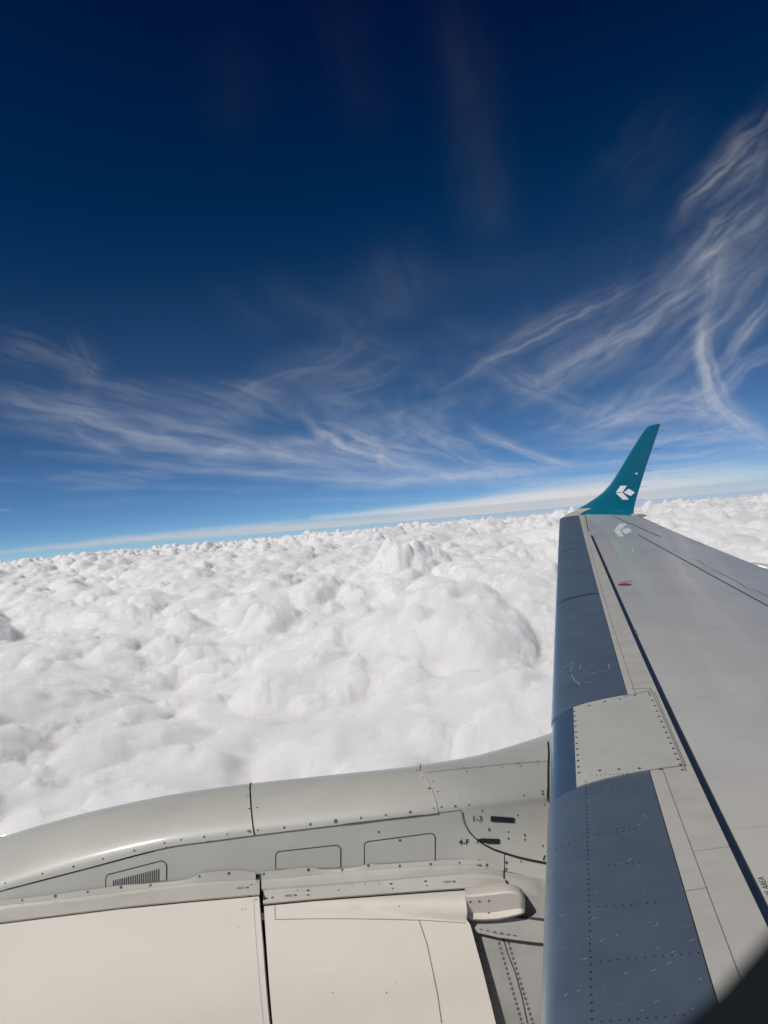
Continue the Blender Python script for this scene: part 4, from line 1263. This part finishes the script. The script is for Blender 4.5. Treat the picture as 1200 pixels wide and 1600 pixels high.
# pod at the rear end of the cowl's top edge
pod_top = [(726, 1388.6), (755, 1385), (788, 1380.5), (800, 1381.5), (810, 1385), (816.5, 1391), (819.5, 1399)]
pod_bot = [(726, 1433), (735, 1440.2), (755, 1441), (775, 1440), (792, 1437), (806, 1433), (814, 1430.5), (819.5, 1427)]
def pod_grid():
    g = []
    xs = [726.3, 735, 745, 755, 765, 775, 785, 793, 800, 806, 811, 815, 817.5, 819.3]
    for x in xs:
        t, b = lin(x, pod_top), lin(x, pod_bot)
        e = max(0.0, (x - 813) / 7.0)
        k = 0.016 * e ** 2
        h = b - t
        row = [at(x, t + 2.5, 3.34), at(x, t, 3.15 + k), at(x, t + h * .10, 3.09 + k), at(x, t + h * .20, 3.052 + k), at(x, t + h * .27, 3.044 + k), at(x, t + h * .5, 3.047 + k), at(x, t + h * .74, 3.051 + k),
               at(x, t + h * .80, 3.044 + k), at(x, t + h * .92, 3.035 + k), at(x, b, 3.075 + k), at(x, b - 4, 3.30)]
        g.append(row)
    # closed rear end
    last = g[-1]
    mid_ = (last[0] + last[-1] + last[5]) / 3
    g.append([p.lerp(mid_, 0.04) + Vector((0.004, 0.004, 0)) for p in last])
    g.append([p.lerp(mid_, 0.98) + Vector((0.006, 0.012, 0)) for p in last])
    return g
slab('latch_pod', pod_grid(), M_COWL, nacelle, 0.004)
BPod = bvh_of([o for o in nacelle.children if o.name.startswith('latch_pod')])
screws('pod_screws', BPod, [(735, 1409, 1), (749.3, 1408.5, 1), (764, 1407.7, 1), (763.8, 1426, 1)], nacelle, 0.0050)

# inner core behind the cowl's rear edge
def rcore(X): return 0.93 - 0.03 * (X - 0.2)
core_g = [[cyl(0.05 + 2.2 * c / 24, R(38 + 102 * r_ / 40), rcore(0.05 + 2.2 * c / 24)) for c in range(25)] for r_ in range(41)]
core_cowl = slab('core_cowl', core_g, M_CORE, nacelle, 0.01)
BX = bvh_of([core_cowl])
px_patch('skirt_panel', BX, [(728, 1440), (790, 1436.5), (852, 1441)], [(728, 1452), (780, 1464), (852, 1472.5)], M_SKIRT, nacelle, 20, 4, 0.02, 0.022)
px_ribbon('dark_joint', BX, [(796, 1433.5), (820, 1436.5), (853, 1441)], 0.010, M_DARK, nacelle, 0.024)
px_ribbon('panel_seam', BX, [(786, 1466), (793, 1490), (805, 1520), (815, 1556), (824, 1599)], 0.004, M_DARK, nacelle, 0.003)
px_ribbon('rib', BX, [(728, 1453.5), (780, 1465.5), (853, 1474)], 0.012, M_SKIRT, nacelle, 0.026)
sc = []
for k in range(9): sc.append((741 + k * 10.5, 1452.5 + k * 1.9, 1.5))
for k in range(8): sc.append((774 + k * 10.5, 1458.5 + k * 1.9, 1.5))
BS = bvh_of([o for o in nacelle.children if o.name.startswith(('skirt_panel', 'core_cowl'))])
screws('skirt_screws', BS, sc, nacelle, 0.0055)
sc = []
for k in range(17):
    t = k / 16.0
    sc.append((789 + 38 * t + 6, 1474 + 126 * t, 1.1)); sc.append((784 + 36 * t - 4, 1474 + 126 * t, 1.1))
for k in range(8): sc.append((741 + 4.5 * k + 5, 1470 + 16.5 * k, .6))
screws('core_rivets', BX, sc, nacelle, 0.0055)

# ------------------------------------------------------------------ cabin window surround close to the lens (out of focus)
def window_surround():
    # rounded rectangle opening in the cabin wall plane, 0.12 m in front of the lens
    d = 0.12
    r = 0.095; x0, x1, z0, z1 = -0.175, 0.0835, -0.1075, 0.26
    V = []; Fc = []
    inner = []; n = 12
    for (cx, cz, a0) in ((x1 - r, z0 + r, -90), (x1 - r, z1 - r, 0), (x0 + r, z1 - r, 90), (x0 + r, z0 + r, 180)):
        for k in range(n + 1):
            a = R(a0 + 90 * k / n); inner.append((cx + r * math.cos(a), cz + r * math.sin(a), math.cos(a), math.sin(a)))
    prof = [(0.012, 0.010), (0.0, 0.004), (0.0, 0.0), (0.012, -0.006), (0.05, -0.012)]      # (outwards, depth)
    m_ = len(inner)
    for (o_, dz) in prof:
        for (x, z, nx, nz) in inner:
            q = Vector((x + nx * o_, z + nz * o_, -(d + dz)))
            V.append(CAM_ROT @ q)
    for p in range(len(prof) - 1):
        for k in range(m_):
            a = p * m_ + k; b = p * m_ + (k + 1) % m_
            Fc.append((a, b, b + m_, a + m_))
    return V, Fc
V, Fc = window_surround()
mesh_obj('window_surround', V, Fc, M_RUBBER, airliner)
